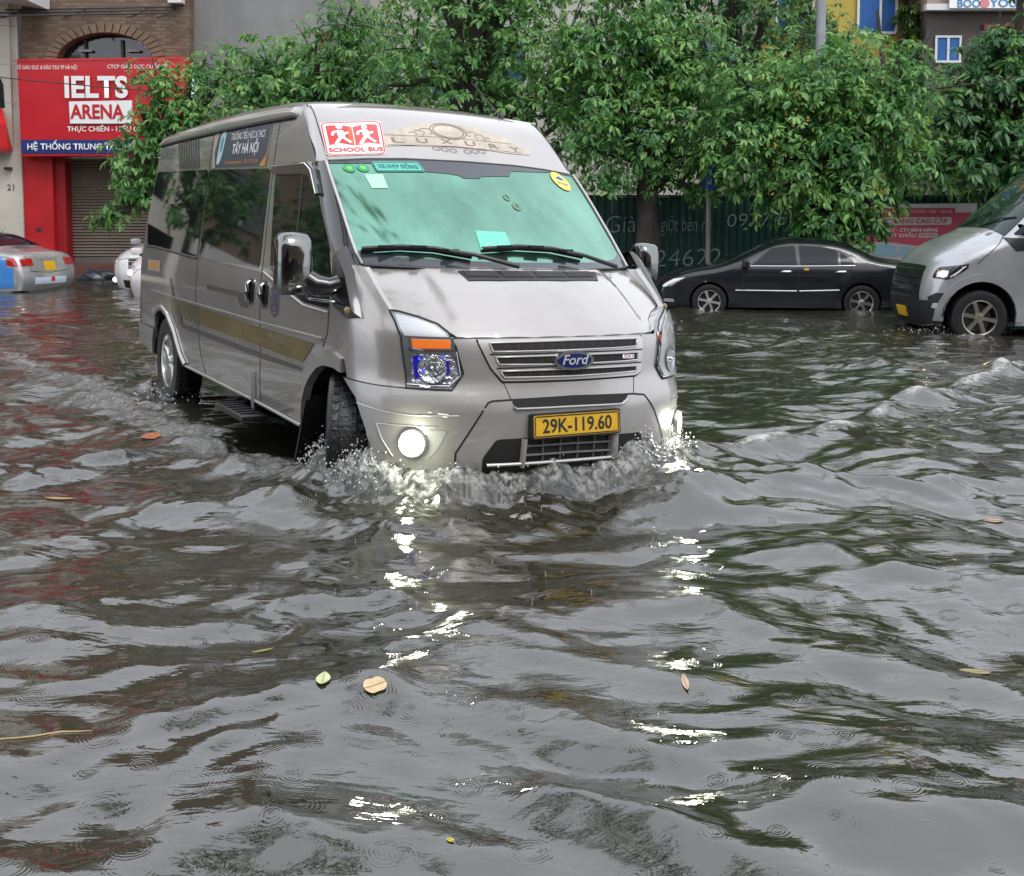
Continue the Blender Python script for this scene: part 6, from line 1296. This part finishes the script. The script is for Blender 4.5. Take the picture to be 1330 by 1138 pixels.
    for l in lobes:
        c = Vector(l[:3])-B; st = fk.lerp(top, rnd.uniform(.05, .5)); m_ = st.lerp(c, .5)+Vector((rnd.uniform(-.12, .12), rnd.uniform(-.1, .1), rnd.uniform(0, .2)))
        MB().tube([st, m_, c, c+(c-m_)*.5], [s_*.5, s_*.34, s_*.2, .012], 7).build('limb', BARK, root, True)
    mb = MB()
    for p, r, l in rnd.sample(tips, min(len(tips), 170)):
        c = Vector(l[:3]); q = p.lerp(c, .75); mb.tube([q-B, p.lerp(q, .5)-B+Vector((0, 0, .04)), p-B], [.014, .009, .004], 4, False)
    tw = mb.build('twigs', BARK, root, False); tw['kind'] = 'stuff'; return root
def lob(Y, *ls):
    out_ = []
    for l in ls:
        px, py, r = l[:3]; dy = l[3] if len(l) > 3 else 0; k = l[4] if len(l) > 4 else 1.; p = uny(px, py, Y+dy); s_ = (Y+dy)/CF; out_.append((p[0], p[1], p[2], r*s_, r*s_*.85, r*s_*k))
    return out_
def bpt(px, Y): return (uny(px, 283, Y)[0], Y, 0)
tree('street_tree', 'small tree with drooping branches in front of the red sign', bpt(262, 23.6), lob(23.6, (205, 110, 38), (245, 125, 48), (290, 95, 45), (190, 160, 36), (165, 195, 30), (215, 185, 45), (168, 232, 30), (195, 245, 38), (150, 278, 22), (132, 285, 16), (230, 250, 45), (270, 180, 60)), 910, 0.165, LEAF, 3)
tree('street_tree', 'bushy tree in front of the grey concrete wall behind the minibus roof', bpt(400, 22.4), lob(22.4, (350, 90, 55), (410, 75, 55), (460, 90, 60), (330, 135, 60), (410, 140, 70), (480, 140, 60), (450, 30, 45)), 1007, 0.157, LEAF, 5)
tree('street_tree', 'tall tree with dark trunk rising above the middle of the minibus roof', bpt(607, 21.0), lob(20.4, (540, 60, 70), (610, 20, 75), (680, 60, 75), (560, -50, 80), (690, -50, 80), (600, 110, 60), (520, 110, 55), (680, 130, 60), (740, 90, 55), (620, -150, 90), (540, -160, 70), (700, -170, 80), (630, -260, 80)), 1868, 0.148, LEAF, 8)
tree('street_tree', 'leafy tree above the right windscreen pillar of the minibus', bpt(835, 20.2), lob(19.8, (780, 60, 60), (840, 60, 65), (900, 70, 65), (770, 130, 60), (840, 140, 75), (910, 150, 65), (790, 200, 55), (860, 205, 52), (925, 215, 42), (905, 245, 20), (835, 0, 60)), 1706, 0.148, LEAF, 12)
tree('street_tree', 'dense tree hanging low over the roof of the black sedan', bpt(1075, 19.9), lob(18.9, (980, 120, 60), (1050, 100, 65), (1120, 100, 65), (960, 190, 60), (1030, 190, 75), (1110, 180, 75), (1170, 140, 48), (1180, 210, 38), (1012, 245, 45), (1075, 262, 58), (1130, 262, 45), (1090, 300, 32), (1140, 292, 17), (1045, 295, 24), (1185, 80, 30), (1120, 318, 13, -.3)), 2031, 0.148, LEAF, 21)
tree('street_tree', 'tree with large leaves above the pink banner at the right', bpt(1290, 20.2), lob(19.8, (1240, 130, 50), (1290, 100, 60), (1340, 70, 60), (1260, 190, 60), (1320, 180, 65), (1222, 215, 30), (1275, 215, 40), (1335, 225, 45), (1300, 50, 30), (1380, 140, 70), (1330, -60, 60), (1400, -40, 70)), 1462, 0.183, LEAF2, 33)
tree('background_tree', 'dark tree behind the fence left of the lamp post', bpt(960, 25), lob(25, (930, 30, 70), (1000, 20, 65), (960, -40, 90), (880, 0, 60), (1030, 60, 55), (940, 100, 80), (830, 90, 70), (940, -150, 100), (860, -120, 80), (960, -260, 90), (1040, -130, 70), (880, 170, 80), (980, 190, 80)), 1625, 0.174, LEAF2, 41)
tree('background_tree', 'dark tree behind the fence right of the lamp post', bpt(1150, 25.2), lob(25.2, (1080, 40, 38), (1085, 90, 50), (1150, 160, 70), (1220, 190, 60), (1280, 210, 70), (1080, 190, 70), (1350, 200, 70)), 910, 0.174, LEAF2, 47)
tree('background_tree', 'shaded tree filling the gaps behind the middle trees', bpt(700, 25.4), lob(25.4, (560, 60, 80), (650, 90, 80), (740, 40, 80), (740, 150, 80), (480, 80, 70), (800, 190, 70), (640, -30, 80), (390, 130, 70)), 1137, 0.174, LEAF2, 53)
tree('climbing_plant', 'bright creeper climbing the corner of the yellow house', bpt(1180, 31.6), lob(31.5, (1182, 20, 18), (1185, 55, 20), (1178, -20, 18), (1190, 90, 20), (1040, 10, 20), (1060, 40, 24)), 422, 0.174, LEAF3, 61)['category'] = 'plant'

tree('street_tree', 'street tree left out of frame, mirrored in the minibus side windows', (-14.5, 21.5, 0), [(-14.5, 21.5, 4.6, 2, 1.8, 1.6), (-13.2, 21, 3.6, 1.3, 1.2, 1.1), (-16, 22, 4, 1.6, 1.4, 1.3), (-14.2, 21.5, 6, 1.5, 1.4, 1.2)], 420, .24, LEAF2, 71)
tree('street_tree', 'second street tree left out of frame, mirrored in the minibus side windows', (-20, 21.5, 0), [(-20, 21.5, 4.6, 2.2, 1.8, 1.6), (-18.4, 21, 3.8, 1.5, 1.2, 1.1), (-21.8, 22, 4.2, 1.6, 1.4, 1.3), (-20, 21.5, 6.2, 1.6, 1.4, 1.2)], 420, .24, LEAF2, 73)

tree('street_tree', 'tall street tree beside the viewer, seen only as dark leaves mirrored in the windscreen', (-5.6, 2.4, 0), [(-1.3, 6.9, 7.3, 1.5, 1.4, .8), (-2.9, 5.9, 7.6, 1.7, 1.6, 1.1), (-4.4, 4.4, 7.4, 1.8, 1.8, 1.3), (-5.8, 3, 7, 2, 1.8, 1.5), (-5.4, 3, 8.6, 1.8, 1.6, 1.2)], 480, .22, LEAF2, 77)
# ================================================================== things floating on the flood
def wz(x, y): return ZW+float(water_h(np.array([x]), np.array([y]), np.array([.02]))[0][0])
def floater(name, label, px, py, L, Wd, ang, col, curl=.15, cat='leaf', kind=0):
    q = unz(px, py, ZW+.02); z = wz(q[0], q[1]); o_ = empty(name, (q[0], q[1], z+.002), ang); e_ = .03; o_.rotation_euler = Vector((-(wz(q[0]+e_, q[1])-wz(q[0]-e_, q[1]))/(2*e_), -(wz(q[0], q[1]+e_)-wz(q[0], q[1]-e_))/(2*e_), 1)).to_track_quat('Z', 'Y').to_matrix().to_4x4().__matmul__(Matrix.Rotation(ang, 4, 'Z')).to_euler(); tag(o_, label, cat, 'leaves floating on the flood' if cat == 'leaf' else None)
    n = 10; vs = []; fs = []
    for i in range(n+1):
        t_ = i/n; w_ = Wd/2*math.sin(math.pi*min(1, t_*.96+.02))**(.8 if kind == 0 else .45)*(1+.12*math.sin(9*t_)*kind)
        for j, y in enumerate((-1, -.5, 0, .5, 1)): vs.append((L*(t_-.5), y*w_, curl*L*((t_-.5)**2)*.5+curl*abs(y)*w_*.25+.001))
    for i in range(n):
        for j in range(4): fs.append((i*5+j, i*5+j+1, i*5+6+j, i*5+5+j))
    m_ = M('leaf_%s' % label.split()[0]+str(round(col[0], 2)), col, .5, vary=.25, vscale=40)
    bl = mobj('blade', vs, fs, m_, o_, True); MB().tube([(-L*.5, 0, curl*L*.13+.002), (0, 0, .002), (L*.5, 0, curl*L*.13+.002)], .0011, 5).build('midrib', M('leaf_rib', (.35, .28, .12), .5), o_); return o_
floater('floating_leaf', 'slim yellow green leaf floating left of the pale leaves', 341, 834, .075, .022, .05, (.32, .36, .02), .05)
floater('floating_leaf', 'pale green leaf standing half upright on the dark water', 420, 895, .075, .045, 1.9, (.50, .54, .30), .5)
floater('floating_leaf', 'beige crumpled leaf floating in the left foreground', 487, 905, .07, .065, .3, (.58, .42, .25), .3, kind=1)
floater('floating_leaf', 'small bright yellow leaf near the bottom edge', 585, 1075, .024, .016, .4, (.55, .48, .03), .1)
floater('floating_leaf', 'tan leaf afloat just in front of the number plate splash', 708, 627, .075, .055, 2.7, (.48, .30, .10), .3, kind=1)
floater('floating_leaf', 'small orange leaf in front of the lit fog lamp', 497, 638, .045, .03, .2, (.48, .28, .07), .2)
floater('floating_leaf', 'narrow pinkish leaf on the grey water right of centre', 890, 888, .085, .022, 1.75, (.50, .34, .26), .2)
floater('floating_leaf', 'long tan leaf at the left edge beside the pale reflections', 78, 643, .17, .05, .35, (.42, .28, .10), .2)
floater('floating_leaf', 'rusty orange leaf left of the minibus front wheel', 196, 566, .17, .10, .1, (.42, .13, .05), .2, kind=1)
floater('floating_leaf', 'faint tan leaf just under the surface at the right', 1268, 848, .12, .06, .8, (.30, .24, .13), .1)
floater('floating_leaf', 'small tan leaf by the right edge in mid distance', 1292, 664, .09, .05, .5, (.36, .24, .14), .2)
floater('floating_leaf', 'reddish leaf scrap at the left fog lamp glow', 939, 577, .05, .03, .2, (.40, .16, .08), .2)
q = unz(50, 955, ZW+.02); SP_ = [(q[0]-.17+.3*k/8, q[1]-.03+.08*k/8+.008*math.sin(k)) for k in range(9)]; st_ = MB().tube([(a, b, wz(a, b)+.002) for a, b in SP_], [.0025]*4+[.003]*3+[.002, .001], 6).build('straw', M('straw_tan', (.40, .30, .15), .6), None, True); tag(st_, 'thin straw stalk floating at the left edge of the foreground', 'straw')
